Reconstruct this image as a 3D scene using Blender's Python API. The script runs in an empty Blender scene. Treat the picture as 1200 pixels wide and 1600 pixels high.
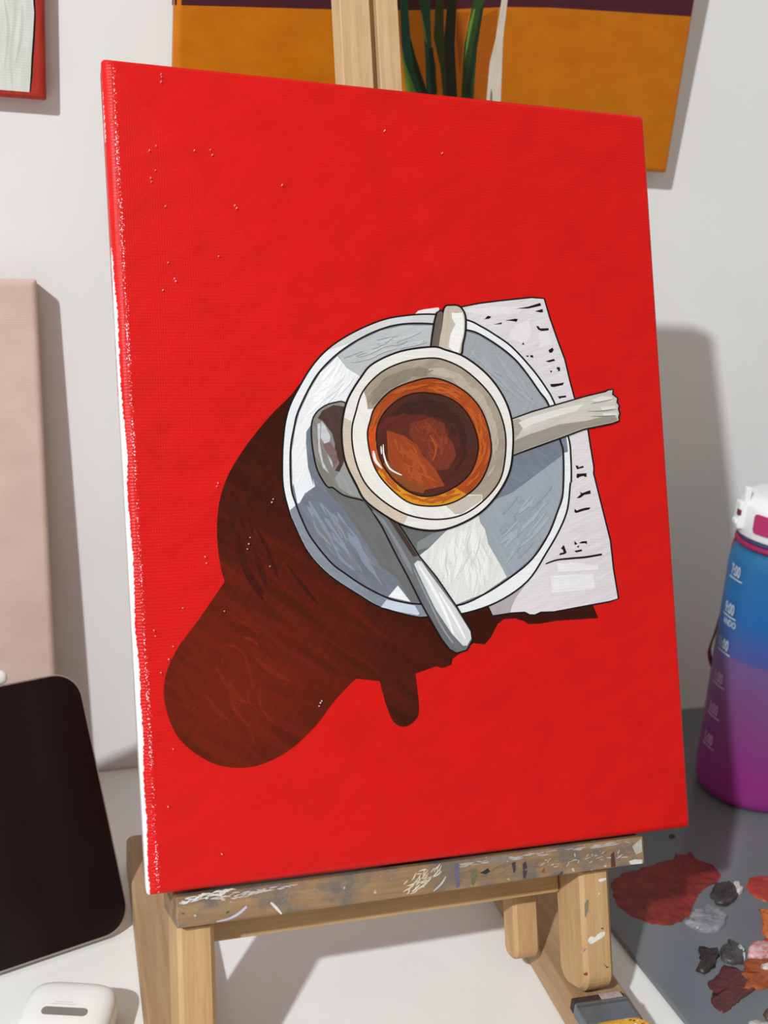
import bpy, bmesh, math, random
from mathutils import Vector, Matrix
from mathutils.geometry import tessellate_polygon
import numpy as np

random.seed(7)
scene = bpy.context.scene
COL = scene.collection

# ------------------------------------------------------------------ camera
FPX = 1800.25
CR = Vector((0.9452752686575482, -0.31966151650933106, 0.06535427550937187))     # right
CD = Vector((-0.034352045329114025, -0.29669880941225313, -0.9543530549409156))  # down
CF = Vector((0.32446048056135696, 0.8998812873686763, -0.29144307368264416))     # forward
CC = Vector((0.0, -0.7808551038638665, 0.4466815586495343))
cam = bpy.data.cameras.new('camera')
cam.sensor_fit = 'HORIZONTAL'; cam.sensor_width = 36.0
cam.lens = FPX * 36.0 / 1200.0
cam.clip_start = 0.02; cam.clip_end = 50
cam.dof.use_dof = True
cam.dof.focus_distance = 0.61
cam.dof.aperture_fstop = 13.0
camo = bpy.data.objects.new('camera', cam); COL.objects.link(camo)
m3 = Matrix((CR, -CD, -CF)).transposed()
camo.matrix_world = Matrix.Translation(CC) @ m3.to_4x4()
scene.camera = camo

# ------------------------------------------------------------------ light
world = bpy.data.worlds.new('room_ambient'); scene.world = world; world.use_nodes = True
bg = world.node_tree.nodes['Background']
bg.inputs[0].default_value = (1.0, 0.915, 0.83, 1); bg.inputs[1].default_value = 0.41
LIGHT = Vector((-1.757, -2.080, 2.167))
lamp = bpy.data.lights.new('room_lamp', 'POINT'); lamp.energy = 425; lamp.color = (0.955, 0.995, 1.02); lamp.shadow_soft_size = 0.055
lampo = bpy.data.objects.new('room_lamp', lamp); COL.objects.link(lampo); lampo.location = LIGHT
vs = scene.view_settings
scene.display_settings.display_device = 'sRGB'
vs.view_transform = 'Standard'; vs.look = 'None'; vs.exposure = -0.08; vs.gamma = 1.0; vs.use_curve_mapping = False

# ------------------------------------------------------------------ helpers: points
def ray(px):
    return CR * ((px[0] - 600) / FPX) + CD * ((px[1] - 800) / FPX) + CF
def at_z(px, z):
    d = ray(px); return CC + d * ((z - CC.z) / d.z)
def at_plane(px, o, n):
    d = ray(px); return CC + d * ((o - CC).dot(n) / d.dot(n))

class Frame:
    """a local frame: x right, y up, z towards the viewer"""
    def __init__(s, o, x, y):
        s.o = Vector(o); s.x = Vector(x).normalized(); s.z = s.x.cross(Vector(y)).normalized(); s.y = s.z.cross(s.x)
        s.m = Matrix((s.x, s.y, s.z)).transposed().to_4x4(); s.m.translation = s.o
    def w(s, x, y, z=0.0): return s.o + s.x * x + s.y * y + s.z * z
    def l(s, px, z=0.0):
        p = at_plane(px, s.o + s.z * z, s.z) - s.o
        return (p.dot(s.x), p.dot(s.y))

# ------------------------------------------------------------------ helpers: objects
MW = {}
def tag(o, label=None, cat=None, group=None, kind=None):
    if label: o['label'] = label
    if cat: o['category'] = cat
    if group: o['group'] = group
    if kind: o['kind'] = kind
    return o
def thing(name, m, label, cat, group=None):
    o = bpy.data.objects.new(name, None); COL.objects.link(o)
    o.empty_display_size = 0.02
    if not isinstance(m, Matrix): m = Matrix.Translation(Vector(m))
    o.matrix_world = m; MW[o] = m.copy()
    return tag(o, label, cat, group)
def link(name, me, mat, parent=None, m=None, label=None):
    o = bpy.data.objects.new(name, me); COL.objects.link(o)
    if mat is not None and not me.materials: me.materials.append(mat)
    if m is None: m = MW[parent] if parent else Matrix.Identity(4)
    MW[o] = m.copy()
    if parent:
        o.parent = parent; o.matrix_basis = MW[parent].inverted() @ m
    else: o.matrix_world = m
    if label: o['label'] = label
    return o
def bm_mesh(bm, smooth=False):
    bmesh.ops.recalc_face_normals(bm, faces=bm.faces[:])
    me = bpy.data.meshes.new('mesh'); bm.to_mesh(me); bm.free()
    if smooth:
        for p in me.polygons: p.use_smooth = True
    return me
def py_mesh(v, f, smooth=False):
    me = bpy.data.meshes.new('mesh'); me.from_pydata([tuple(a) for a in v], [], f); me.update()
    if smooth:
        for p in me.polygons: p.use_smooth = True
    return me
def box_bm(x0, x1, y0, y1, z0, z1, bev=0.0, seg=2):
    bm = bmesh.new()
    bmesh.ops.create_cube(bm, size=1.0)
    for v in bm.verts:
        v.co = Vector(((x0 + x1) / 2 + v.co.x * (x1 - x0), (y0 + y1) / 2 + v.co.y * (y1 - y0), (z0 + z1) / 2 + v.co.z * (z1 - z0)))
    if bev: bmesh.ops.bevel(bm, geom=bm.edges[:], offset=bev, segments=seg, profile=0.6, affect='EDGES')
    return bm
def rounded_prism(w, h, r, z0, z1, bev=0.0, seg=6, corners=(1, 1, 1, 1)):
    """rounded rectangle centred on 0, in xy, extruded in z"""
    pts = []
    for k, (sx, sy, a0) in enumerate(((1, 1, 0), (-1, 1, 90), (-1, -1, 180), (1, -1, 270))):
        rr = r * corners[k] if corners[k] else 1e-4
        for i in range(seg + 1):
            a = math.radians(a0 + 90 * i / seg)
            pts.append((sx * (w / 2 - rr) + rr * math.cos(a), sy * (h / 2 - rr) + rr * math.sin(a)))
    bm = bmesh.new()
    f = bm.faces.new([bm.verts.new((x, y, z0)) for x, y in pts])
    e = bmesh.ops.extrude_face_region(bm, geom=[f])
    for v in e['geom']:
        if isinstance(v, bmesh.types.BMVert): v.co.z = z1
    if bev:
        ed = [x for x in bm.edges if abs(x.verts[0].co.z - x.verts[1].co.z) < 1e-7]
        bmesh.ops.bevel(bm, geom=ed, offset=bev, segments=3, profile=0.5, affect='EDGES')
    return bm
def lathe(profile, n=64):
    v = []; f = []
    for r, z in profile:
        for k in range(n):
            a = 2 * math.pi * k / n; v.append((r * math.cos(a), r * math.sin(a), z))
    m = len(profile)
    for i in range(m - 1):
        for k in range(n):
            k2 = (k + 1) % n; f.append((i * n + k, i * n + k2, (i + 1) * n + k2, (i + 1) * n + k))
    f.append(tuple(range(n - 1, -1, -1))); f.append(tuple((m - 1) * n + k for k in range(n)))
    return v, f
def spline(pts, closed=True, sub=5):
    out = []; n = len(pts)
    rng = range(n) if closed else range(n - 1)
    for i in rng:
        p0 = pts[(i - 1) % n] if (closed or i > 0) else pts[i]
        p1 = pts[i]; p2 = pts[(i + 1) % n]
        p3 = pts[(i + 2) % n] if (closed or i + 2 < n) else p2
        for k in range(sub):
            t = k / sub
            out.append(tuple(0.5 * ((2 * p1[j]) + (-p0[j] + p2[j]) * t + (2 * p0[j] - 5 * p1[j] + 4 * p2[j] - p3[j]) * t * t + (-p0[j] + 3 * p1[j] - 3 * p2[j] + p3[j]) * t ** 3) for j in range(len(p1))))
    if not closed: out.append(tuple(pts[-1]))
    return out
def ribbon(path, w0, w1=None, wm=None, sub=5):
    """outline of a brush stroke along a path (px)"""
    c = spline(path, False, sub) if len(path) > 2 else [tuple(Vector(path[0]).lerp(Vector(path[1]), k / 4)) for k in range(5)]
    n = len(c); L = []; Rr = []
    w1 = w0 if w1 is None else w1; wm = max(w0, w1) if wm is None else wm
    for i, p in enumerate(c):
        a = Vector(c[max(i - 1, 0)]); b = Vector(c[min(i + 1, n - 1)])
        d = (b - a); d = d.normalized() if d.length > 0 else Vector((1, 0))
        nn = Vector((-d.y, d.x)); t = i / (n - 1)
        w = (w0 * (1 - t) ** 2 + 2 * (2 * wm - (w0 + w1) / 2) * t * (1 - t) + w1 * t * t) / 2
        L.append(tuple(Vector(p) + nn * w)); Rr.append(tuple(Vector(p) - nn * w))
    return L + Rr[::-1]
def area2(p):
    return sum(p[i][0] * p[(i + 1) % len(p)][1] - p[(i + 1) % len(p)][0] * p[i][1] for i in range(len(p)))
def grow(poly, d):
    """offset a dense closed px outline outwards by d"""
    n = len(poly); s = 1 if area2(poly) > 0 else -1; out = []
    for i in range(n):
        a = Vector(poly[i - 1]); b = Vector(poly[(i + 1) % n]); t = (b - a)
        if t.length == 0: out.append(poly[i]); continue
        t.normalize(); out.append((poly[i][0] + s * t.y * d, poly[i][1] - s * t.x * d))
    return out
def slabs_mesh(polys, z0, z1):
    """flat slabs of paint: local 2D outlines, top at z1, edges down to z0"""
    V = []; Fc = []
    z1 -= 0.0000015
    for p in polys:
        z1 += 0.0000015
        if area2(p) < 0: p = p[::-1]
        b = len(V); n = len(p)
        V += [(x, y, z1) for x, y in p] + [(x, y, z0) for x, y in p]
        for t in tessellate_polygon([[Vector((x, y, 0)) for x, y in p]]):
            a, c, d = t
            if (p[c][0] - p[a][0]) * (p[d][1] - p[a][1]) - (p[c][1] - p[a][1]) * (p[d][0] - p[a][0]) < 0: c, d = d, c
            Fc.append((b + a, b + c, b + d))
        for i in range(n):
            j = (i + 1) % n; Fc.append((b + n + i, b + n + j, b + j, b + i))
    return py_mesh(V, Fc)

# ------------------------------------------------------------------ helpers: materials
def lin(c):
    return tuple(((x / 255) / 12.92 if x / 255 <= 0.04045 else ((x / 255 + 0.055) / 1.055) ** 2.4) for x in c)
GAIN = 1.0
def col(c, g=GAIN):
    return tuple(min(0.92, x * g) for x in lin(c)) + (1,)
class NT:
    def __init__(s, name):
        s.m = bpy.data.materials.new(name); s.m.use_nodes = True; s.t = s.m.node_tree; s.b = s.t.nodes['Principled BSDF']
        s.tc = None
    def n(s, typ, **kw):
        x = s.t.nodes.new(typ)
        for k, v in kw.items():
            if k.startswith('i_'):
                key = k[2:]; key = int(key) if key.isdigit() else key
                x.inputs[key].default_value = v
            else: setattr(x, k, v)
        return x
    def l(s, a, b): s.t.links.new(a, b)
    def coord(s, sc=(1, 1, 1), rot=(0, 0, 0), kind='Object'):
        if s.tc is None: s.tc = s.n('ShaderNodeTexCoord')
        src = s.tc.outputs[kind]
        if any(rot):
            mr_ = s.n('ShaderNodeMapping'); mr_.inputs['Rotation'].default_value = tuple(-r for r in rot); s.l(src, mr_.inputs[0]); src = mr_.outputs[0]
        mp = s.n('ShaderNodeMapping'); mp.inputs['Scale'].default_value = sc
        s.l(src, mp.inputs[0]); return mp.outputs[0]
    def noise(s, co, scale=5, detail=3, rough=0.5, dist=0.0):
        x = s.n('ShaderNodeTexNoise'); x.inputs['Scale'].default_value = scale; x.inputs['Detail'].default_value = detail
        x.inputs['Roughness'].default_value = rough; x.inputs['Distortion'].default_value = dist
        s.l(co, x.inputs['Vector']); return x.outputs['Fac']
    def ramp(s, fac, stops):
        r = s.n('ShaderNodeValToRGB'); e = r.color_ramp.elements
        while len(e) < len(stops): e.new(0.5)
        for k, (p, c) in enumerate(stops): e[k].position = p; e[k].color = c if len(c) == 4 else tuple(c) + (1,)
        s.l(fac, r.inputs[0]); return r.outputs[0]
    def mix(s, fac, a, b, blend='MIX'):
        x = s.n('ShaderNodeMix', data_type='RGBA', blend_type=blend)
        for sock, v in ((x.inputs[0], fac), (x.inputs[6], a), (x.inputs[7], b)):
            if hasattr(v, 'is_output') or hasattr(v, 'links'): s.l(v, sock)
            else: sock.default_value = v
        return x.outputs[2]
    def math(s, op, a, b=0.0, clamp=False):
        x = s.n('ShaderNodeMath', operation=op, use_clamp=clamp)
        for sock, v in ((x.inputs[0], a), (x.inputs[1], b)):
            if hasattr(v, 'links'): s.l(v, sock)
            else: sock.default_value = v
        return x.outputs[0]
    def bump(s, h, strength=0.5, dist=0.001, prev=None):
        x = s.n('ShaderNodeBump'); x.inputs['Strength'].default_value = strength; x.inputs['Distance'].default_value = dist
        s.l(h, x.inputs['Height'])
        if prev is not None: s.l(prev, x.inputs['Normal'])
        return x.outputs[0]
    def done(s, color=None, rough=0.5, normal=None, spec=0.5, metal=0.0):
        if color is not None:
            if hasattr(color, 'links'): s.l(color, s.b.inputs['Base Color'])
            else: s.b.inputs['Base Color'].default_value = color
        if hasattr(rough, 'links'): s.l(rough, s.b.inputs['Roughness'])
        else: s.b.inputs['Roughness'].default_value = rough
        s.b.inputs['Specular IOR Level'].default_value = spec; s.b.inputs['Metallic'].default_value = metal
        if normal is not None: s.l(normal, s.b.inputs['Normal'])
        return s.m
def plain(name, c, rough=0.5, spec=0.5, metal=0.0, var=0.06, scale=60, bump=0.0):
    t = NT(name); c = col(c); nz = t.noise(t.coord(), scale, 3)
    lo = tuple(x * (1 - var) for x in c[:3]) + (1,); hi = tuple(min(1, x * (1 + var)) for x in c[:3]) + (1,)
    cc = t.ramp(nz, [(0.3, lo), (0.7, hi)])
    nb = t.bump(nz, bump, 0.0006) if bump else None
    return t.done(cc, rough, nb, spec, metal)
def weave(t, strength=0.35):
    """height of the woven canvas: ribs across, finer threads along"""
    w = t.n('ShaderNodeTexWave', wave_type='BANDS', bands_direction='Y'); w.inputs['Scale'].default_value = 205; w.inputs['Distortion'].default_value = 1.1
    w.inputs['Detail'].default_value = 1.0; w.inputs['Detail Scale'].default_value = 0.6
    t.l(t.coord(), w.inputs['Vector'])
    w2 = t.n('ShaderNodeTexWave', wave_type='BANDS', bands_direction='X'); w2.inputs['Scale'].default_value = 260; w2.inputs['Distortion'].default_value = 1.0
    t.l(t.coord(), w2.inputs['Vector'])
    return t.math('ADD', t.math('MULTIPLY', w.outputs['Fac'], 1.0), t.math('MULTIPLY', w2.outputs['Fac'], 0.35))
PC = {}
def paint(c, c2=None, ang=0.0, rough=0.42, ribs=0.22, strokes=0.35, mixlo=0.35, mixhi=0.7, sc=(60, 420, 60), spec=0.25):
    """dried acrylic over woven canvas: streaky colour, brush relief, ribs"""
    key = (c, c2, ang, rough, ribs, strokes, mixlo, mixhi, sc)
    if key in PC: return PC[key]
    t = NT('paint_%d_%d_%d' % c)
    if c2 is None: c2 = tuple(max(0, int(x * 0.93) - 2) for x in c)
    co = t.coord(sc, (0, 0, math.radians(ang)))
    nz = t.noise(co, 1.0, 3, 0.55, 0.3)
    big = t.noise(t.coord(), 24, 2)
    f = t.math('ADD', t.math('MULTIPLY', nz, 0.65), t.math('MULTIPLY', big, 0.35))
    cc = t.ramp(f, [(mixlo, col(c2)), (mixhi, col(c))])
    h = weave(t)
    n1 = t.bump(h, ribs, 0.00022)
    n2 = t.bump(nz, strokes, 0.0005, n1)
    PC[key] = t.done(cc, rough, n2, spec)
    return PC[key]
def wood(name, c, dark, axis='Z', rough=0.55, grime=None, sc=1.0):
    t = NT(name)
    s = {'X': (9, 120, 120), 'Y': (120, 9, 120), 'Z': (120, 120, 9)}[axis]
    s = tuple(x * sc for x in s)
    n1 = t.noise(t.coord(s), 1.0, 4, 0.6, 0.6)
    s2 = tuple(x * 6 for x in s)
    n2 = t.noise(t.coord(s2), 1.0, 2, 0.5)
    f = t.math('ADD', t.math('MULTIPLY', n1, 0.7), t.math('MULTIPLY', n2, 0.3))
    cc = t.ramp(f, [(0.3, col(dark)), (0.62, col(c))])
    if grime is not None:
        g = t.noise(t.coord((60, 60, 60)), 1.0, 5, 0.65)
        gm = t.ramp(g, [(0.46, (0, 0, 0, 1)), (0.64, (1, 1, 1, 1))])
        cc = t.mix(gm, cc, col(grime))
        g2 = t.noise(t.coord((260, 260, 260)), 1.0, 2, 0.5)
        gm2 = t.ramp(g2, [(0.70, (0, 0, 0, 1)), (0.76, (1, 1, 1, 1))])
        cc = t.mix(t.math('MULTIPLY', gm2, 0.7), cc, col((205, 205, 200)))
    return t.done(cc, rough, t.bump(n2, 0.25, 0.0004), 0.35)

# ------------------------------------------------------------------ setting
def wall_mat():
    t = NT('white_wall'); n = t.noise(t.coord(), 9, 3); n2 = t.noise(t.coord(), 160, 3)
    cc = t.ramp(n, [(0.3, col((226, 226, 225))), (0.7, col((232, 232, 230)))])
    return t.done(cc, 0.8, t.bump(n2, 0.12, 0.001), 0.2)
WALL = wall_mat()
w = link('wall_back', bm_mesh(box_bm(-1.6, 1.8, 0.0, 0.10, -0.74, 2.4)), WALL)
tag(w, 'plain white painted wall behind the easel', 'wall', kind='structure')
fl = link('floor', bm_mesh(box_bm(-1.6, 1.8, -2.6, 0.0, -0.80, -0.74)), plain('floor_boards', (150, 130, 110), 0.6))
tag(fl, 'plain floor under the white desk', 'floor', kind='structure')
DESKM = plain('white_laminate', (235, 235, 232), 0.42, 0.4, var=0.015, scale=30)
desk = thing('desk', (0.25, -0.4, -0.74), 'white laminate desk top under the easel', 'desk')
link('desk_top', bm_mesh(box_bm(-0.75, 0.95, -0.78, -0.0005, -0.028, 0.0, 0.002)), DESKM, desk, Matrix.Identity(4))
for sx in (-0.70, 0.90):
    for sy in (-0.72, -0.06):
        link('leg', bm_mesh(box_bm(sx - 0.02, sx + 0.02, sy - 0.02, sy + 0.02, -0.74, -0.028, 0.002)), DESKM, desk, Matrix.Identity(4))

# ------------------------------------------------------------------ stretched canvases
def canvas_mesh(corners, T, bev):
    """corners BL, BR, TR, TL in local xy; rounded front edges; bev = (left, right, top, bottom)"""
    bl, br, tr, tl = [Vector(c) for c in corners]
    def loop(dl, dr, dt, db, z, rad):
        c = [bl + Vector((dl, db)), br + Vector((-dr, db)), tr + Vector((-dr, -dt)), tl + Vector((dl, -dt))]
        out = []
        for i in range(4):
            p = c[i]; a = (c[i - 1] - p).normalized(); b = (c[(i + 1) % 4] - p).normalized()
            for k in range(5):
                th = k / 4 * math.pi / 2
                out.append(p + a * rad * (1 - math.sin(th)) + b * rad * (1 - math.cos(th)))
        return [(q.x, q.y, z) for q in out]
    loops = [loop(0.001, 0.001, 0.001, 0.001, -T, 0.0012)]
    n = 6
    zmax = max(bev)
    for k in range(n + 1):
        a = k / n * math.pi / 2
        g = 1 - math.sin(a)          # remaining depth fraction
        i = 1 - math.cos(a)          # inset fraction
        loops.append(loop(bev[0] * i, bev[1] * i, bev[2] * i, bev[3] * i, -zmax * 0.8 * g, 0.0015 + 0.001 * i))
    V = []; Fc = []
    for L in loops: V += L
    m = len(loops[0])
    for j in range(len(loops) - 1):
        for k in range(m):
            k2 = (k + 1) % m; Fc.append((j * m + k, j * m + k2, (j + 1) * m + k2, (j + 1) * m + k))
    me = py_mesh(V + [], Fc + [tuple(range((len(loops) - 1) * m, len(loops) * m)), tuple(range(m - 1, -1, -1))])
    for p in me.polygons: p.use_smooth = True
    return me
def stretcher(parent, corners, T, mat):
    """the pine bars behind the cloth"""
    bl, br, tr, tl = corners
    x0 = max(bl[0], tl[0]) + 0.004; x1 = min(br[0], tr[0]) - 0.004; y0 = max(bl[1], br[1]) + 0.004; y1 = min(tl[1], tr[1]) - 0.004
    z0, z1 = -T - 0.0015, -T + 0.001
    for a, b, c, d in ((x0, x0 + 0.03, y0, y1), (x1 - 0.03, x1, y0, y1), (x0 + 0.03, x1 - 0.03, y0, y0 + 0.03), (x0 + 0.03, x1 - 0.03, y1 - 0.03, y1)):
        link('stretcher_bar', bm_mesh(box_bm(a, b, c, d, z0, z1)), mat, parent)
PINE = wood('pine', (215, 185, 140), (190, 155, 110), 'Y')

class Art:
    """paint areas laid on a canvas, outlines given in pixels of the photograph of that flat picture"""
    STEP = 0.000010
    def __init__(s, parent, frame): s.p = parent; s.fr = frame; s.k = 0; s.extra = 0.0
    def add(s, name, polys, mat, parent=None, label=None, up=True, clip=None):
        if up: s.k += 1
        loc = [[s.fr.l(q) for q in poly] for poly in polys]
        if clip:
            loc = [[(min(max(x, clip[0]), clip[1]), min(max(y, clip[2]), clip[3])) for x, y in p] for p in loc]
        me = slabs_mesh(loc, 0.0, s.STEP * s.k + s.extra)
        s.extra += 0.0000015 * max(0, len(loc) - 4)
        return link(name, me, mat, parent or s.p, MW[s.p], label)

# ================================================================== the red coffee-cup canvas
FR = Frame((0.21051, -0.31735, 0.110877), (0.999923, 0.010707, -0.006312), (0.001993, 0.36311, 0.931744))
oBL, oBR, oTR, oTL = FR.l((231, 1402)), FR.l((1081, 1294)), FR.l((1008, 179)), FR.l((159, 88))
T_RED = 0.018
def red_canvas_mat():
    t = NT('red_painted_canvas')
    co = t.coord((35, 70, 35), (0, 0, 0.5)); nz = t.noise(co, 1.0, 4, 0.6, 0.4)
    fine = t.noise(t.coord((160, 900, 160), (0, 0, 0.35)), 1.0, 3, 0.6)
    f = t.math('ADD', t.math('MULTIPLY', nz, 0.75), t.math('MULTIPLY', fine, 0.25))
    red = t.ramp(f, [(0.32, col((198, 7, 4))), (0.52, col((208, 9, 5))), (0.72, col((214, 13, 7)))])
    sep = t.n('ShaderNodeSeparateXYZ'); t.l(t.tc.outputs['Object'], sep.inputs[0])
    x, y = sep.outputs[0], sep.outputs[1]
    # distance from the left fold
    x0 = oBL[0] + 0.0054; sl = (oTL[0] - oBL[0]) / 0.4
    d = t.math('SUBTRACT', x, t.math('ADD', t.math('MULTIPLY', y, sl), x0))
    white = col((238, 236, 240))
    # bare gesso speckle on the fold
    band = t.math('SUBTRACT', 1.0, t.math('DIVIDE', t.math('ABSOLUTE', t.math('ADD', d, 0.0004)), 0.0016), True)
    sp = t.noise(t.coord((1500, 1300, 700)), 1.0, 1, 0.5)
    lo = t.noise(t.coord((10, 38, 10)), 1.0, 2, 0.5)
    spk = t.math('ADD', t.math('ADD', t.math('MULTIPLY', band, 0.16), sp), t.math('MULTIPLY', t.math('SUBTRACT', lo, 0.5), 0.28))
    spm = t.ramp(spk, [(0.755, (0, 0, 0, 1)), (0.78, (1, 1, 1, 1))])
    inb = t.ramp(band, [(0.02, (0, 0, 0, 1)), (0.2, (1, 1, 1, 1))])
    cc = t.mix(t.math('MULTIPLY', spm, inb), red, white)
    # unpainted outer edge, ragged along the ribs
    rag = t.noise(t.coord((10, 900, 10)), 1.0, 1, 0.5)
    edge = t.math('ADD', d, t.math('MULTIPLY', t.math('SUBTRACT', rag, 0.5), 0.0016))
    edge = t.math('ADD', edge, t.math('MULTIPLY', t.math('SUBTRACT', t.noise(t.coord((4, 21, 4)), 1.0, 1, 0.5), 0.5), 0.004))
    topm = t.math('MULTIPLY', t.math('MAXIMUM', t.math('SUBTRACT', y, 0.2), 0.0), 0.012)
    em = t.ramp(t.math('ADD', t.math('MULTIPLY', t.math('ADD', edge, topm), 100.0), 1.0), [(0.60, (1, 1, 1, 1)), (0.622, (0, 0, 0, 1))])
    cc = t.mix(em, cc, white)
    n1 = t.bump(weave(t), 0.42, 0.00022)
    n2 = t.bump(fine, 0.25, 0.0004, n1)
    n3 = t.bump(nz, 0.2, 0.002, n2)
    return t.done(cc, 0.42, n3, 0.28)
redc = thing('canvas_painting', FR.m, 'large red canvas painted with an espresso cup, standing on the wooden easel', 'painting')
link('canvas', canvas_mesh([oBL, oBR, oTR, oTL], T_RED, (0.0056, 0.003, 0.003, 0.0042)), red_canvas_mat(), redc)
stretcher(redc, [oBL, oBR, oTR, oTL], T_RED, PINE)
A = Art(redc, FR)
def C1(*p): return [(420 + x / 2.069, 440 + y / 2.069) for x, y in p]
def C4(*p): return [(420 + x / 4.2857, 460 + y / 4.2857) for x, y in p]
def C5(*p): return [(660 + x / 3.75, 450 + y / 3.75) for x, y in p]
def C6(*p): return [(420 + x / 4, 740 + y / 4) for x, y in p]
def C7(*p): return [(680 + x / 4, 740 + y / 4) for x, y in p]
def C8(*p): return [(520 + x / 4, 540 + y / 4) for x, y in p]
def CS(*p): return [(220 + x / 2.1429, 600 + y / 2.1429) for x, y in p]
INK = (26, 15, 12)
ink = paint(INK, (18, 11, 9), strokes=0.15)

def inside(p, poly):
    x, y = p; c = False; j = len(poly) - 1
    for i in range(len(poly)):
        xi, yi = poly[i][0], poly[i][1]; xj, yj = poly[j][0], poly[j][1]
        if (yi > y) != (yj > y) and x < (xj - xi) * (y - yi) / (yj - yi) + xi: c = not c
        j = i
    return c
def hatch(poly, ang, n, length, width, jit=0.25, bend=0.15, margin=1.0, holes=(), seed=1, focus=None):
    """n tapered brush strokes kept inside an outline (px)"""
    rg = random.Random(seed); xs = [p[0] for p in poly]; ys = [p[1] for p in poly]; out = []; tries = 0
    while len(out) < n and tries < n * 60:
        tries += 1
        cx, cy = rg.uniform(min(xs), max(xs)), rg.uniform(min(ys), max(ys))
        a = (focus(cx, cy) if focus else math.radians(ang)) + rg.gauss(0, jit); L = length * rg.uniform(0.5, 1.3); b = rg.uniform(-bend, bend) * L
        d = Vector((math.cos(a), math.sin(a))); nn = Vector((-d.y, d.x)); c = Vector((cx, cy)); w_ = width * rg.uniform(0.5, 1.2)
        q = [c - d * L / 2, c + nn * b, c + d * L / 2]
        tst = q + [c - d * L / 4 + nn * b * 0.7, c + d * L / 4 + nn * b * 0.7]
        ok = all(inside(t_ + nn * (w_ / 2 + margin) * s_, poly) for t_ in tst for s_ in (-1, 1)) and not any(inside(t_, h) for t_ in tst for h in holes)
        if ok: out.append(ribbon([tuple(t_) for t_ in q], w_ * 0.25, w_ * 0.15, w_))
    return out
def strokes(name, parent, polys, c, c2=None, ang=0, **kw):
    """fine strokes too small to pick apart: one part"""
    if not polys: return None
    return tag(A.add(name, polys, paint(c, c2, ang=ang, strokes=0.7, **kw), parent), kind='stuff')

# ---- painted cast shadow
sh_curve1 = spline(CS((530, 0), (500, 40), (430, 110), (350, 210), (290, 310), (262, 400), (255, 500), (265, 600), (280, 660)), False)
sh_curve2 = spline(CS((280, 662), (200, 780), (120, 890), (80, 990), (85, 1090), (130, 1190), (220, 1260), (310, 1285), (400, 1275), (500, 1225), (590, 1140), (650, 1060), (720, 987)), False)
sh_curve3 = spline(CS((800, 995), (820, 1070), (845, 1130), (880, 1148), (915, 1130), (932, 1090), (920, 970)), False)
sh = sh_curve1 + sh_curve2 + sh_curve3 + CS((990, 945), (1010, 952), (1040, 940), (1045, 915)) + C7((100, 1165), (210, 1080), (240, 1060), (310, 1068), (350, 1020), (390, 940), (430, 910), (500, 905), (560, 925), (580, 940), (640, 940), (760, 920), (1020, 903), (985, 820), (600, 700)) + [(700, 800), (560, 640)]
def shadow_mat():
    t = NT('paint_shadow_brown'); c0 = FR.l((372, 1075)); t.coord()
    vd = t.n('ShaderNodeVectorMath', operation='DISTANCE'); t.l(t.tc.outputs['Object'], vd.inputs[0]); vd.inputs[1].default_value = (c0[0], c0[1], 0)
    near = t.math('SUBTRACT', 1.0, t.math('DIVIDE', vd.outputs['Value'], 0.085))
    nz = t.noise(t.coord((26, 150, 26), (0, 0, math.radians(-38))), 1.0, 4, 0.6, 0.5)
    nz2 = t.noise(t.coord((30, 300, 30), (0, 0, math.radians(55))), 1.0, 3, 0.6, 0.3)
    f = t.math('ADD', t.math('MULTIPLY', near, 0.45), t.math('ADD', t.math('MULTIPLY', nz, 0.75), t.math('MULTIPLY', nz2, 0.25)))
    cc = t.ramp(f, [(0.30, col((54, 16, 4))), (0.55, col((74, 21, 6))), (0.88, col((106, 28, 9)))])
    n1 = t.bump(weave(t), 0.32, 0.00022); n2 = t.bump(nz2, 0.5, 0.0006, n1); n3 = t.bump(nz, 0.4, 0.0008, n2)
    return t.done(cc, 0.42, n3, 0.16)
shadow_m = shadow_mat()
shad = A.add('painted_shadow', [sh], shadow_m, label='dark brown painted shadow')
HOLE = [(446, 715), (470, 600), (560, 530), (700, 520), (850, 640), (885, 760), (780, 940), (660, 958), (520, 895)]
fan = lambda x, y: math.atan2(y - 760, x - 700) + math.pi / 2
blob = CS((290, 700), (200, 800), (130, 900), (95, 1000), (110, 1100), (180, 1200), (320, 1260), (450, 1230), (560, 1140), (640, 1040), (700, 960), (560, 880), (420, 780))
strokes('dark_strokes', shad, hatch(sh_curve1 + CS((400, 760), (640, 800), (560, 500)), 0, 14, 110, 10, 0.12, 0.08, holes=(HOLE,), seed=3, focus=fan), (66, 19, 5), (60, 17, 5), ang=50, spec=0.16)
strokes('warm_strokes', shad, hatch(blob, 45, 12, 90, 13, 0.3, 0.15, seed=4), (112, 30, 10), (98, 26, 8), ang=45, spec=0.16)
strokes('warm_strokes', shad, hatch(CS((300, 760), (420, 800), (560, 1000), (540, 1120), (420, 1180), (300, 1160), (200, 1060)), 55, 10, 60, 9, 0.35, 0.2, seed=5), (124, 34, 12), (110, 30, 10), ang=45, spec=0.16)

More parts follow.
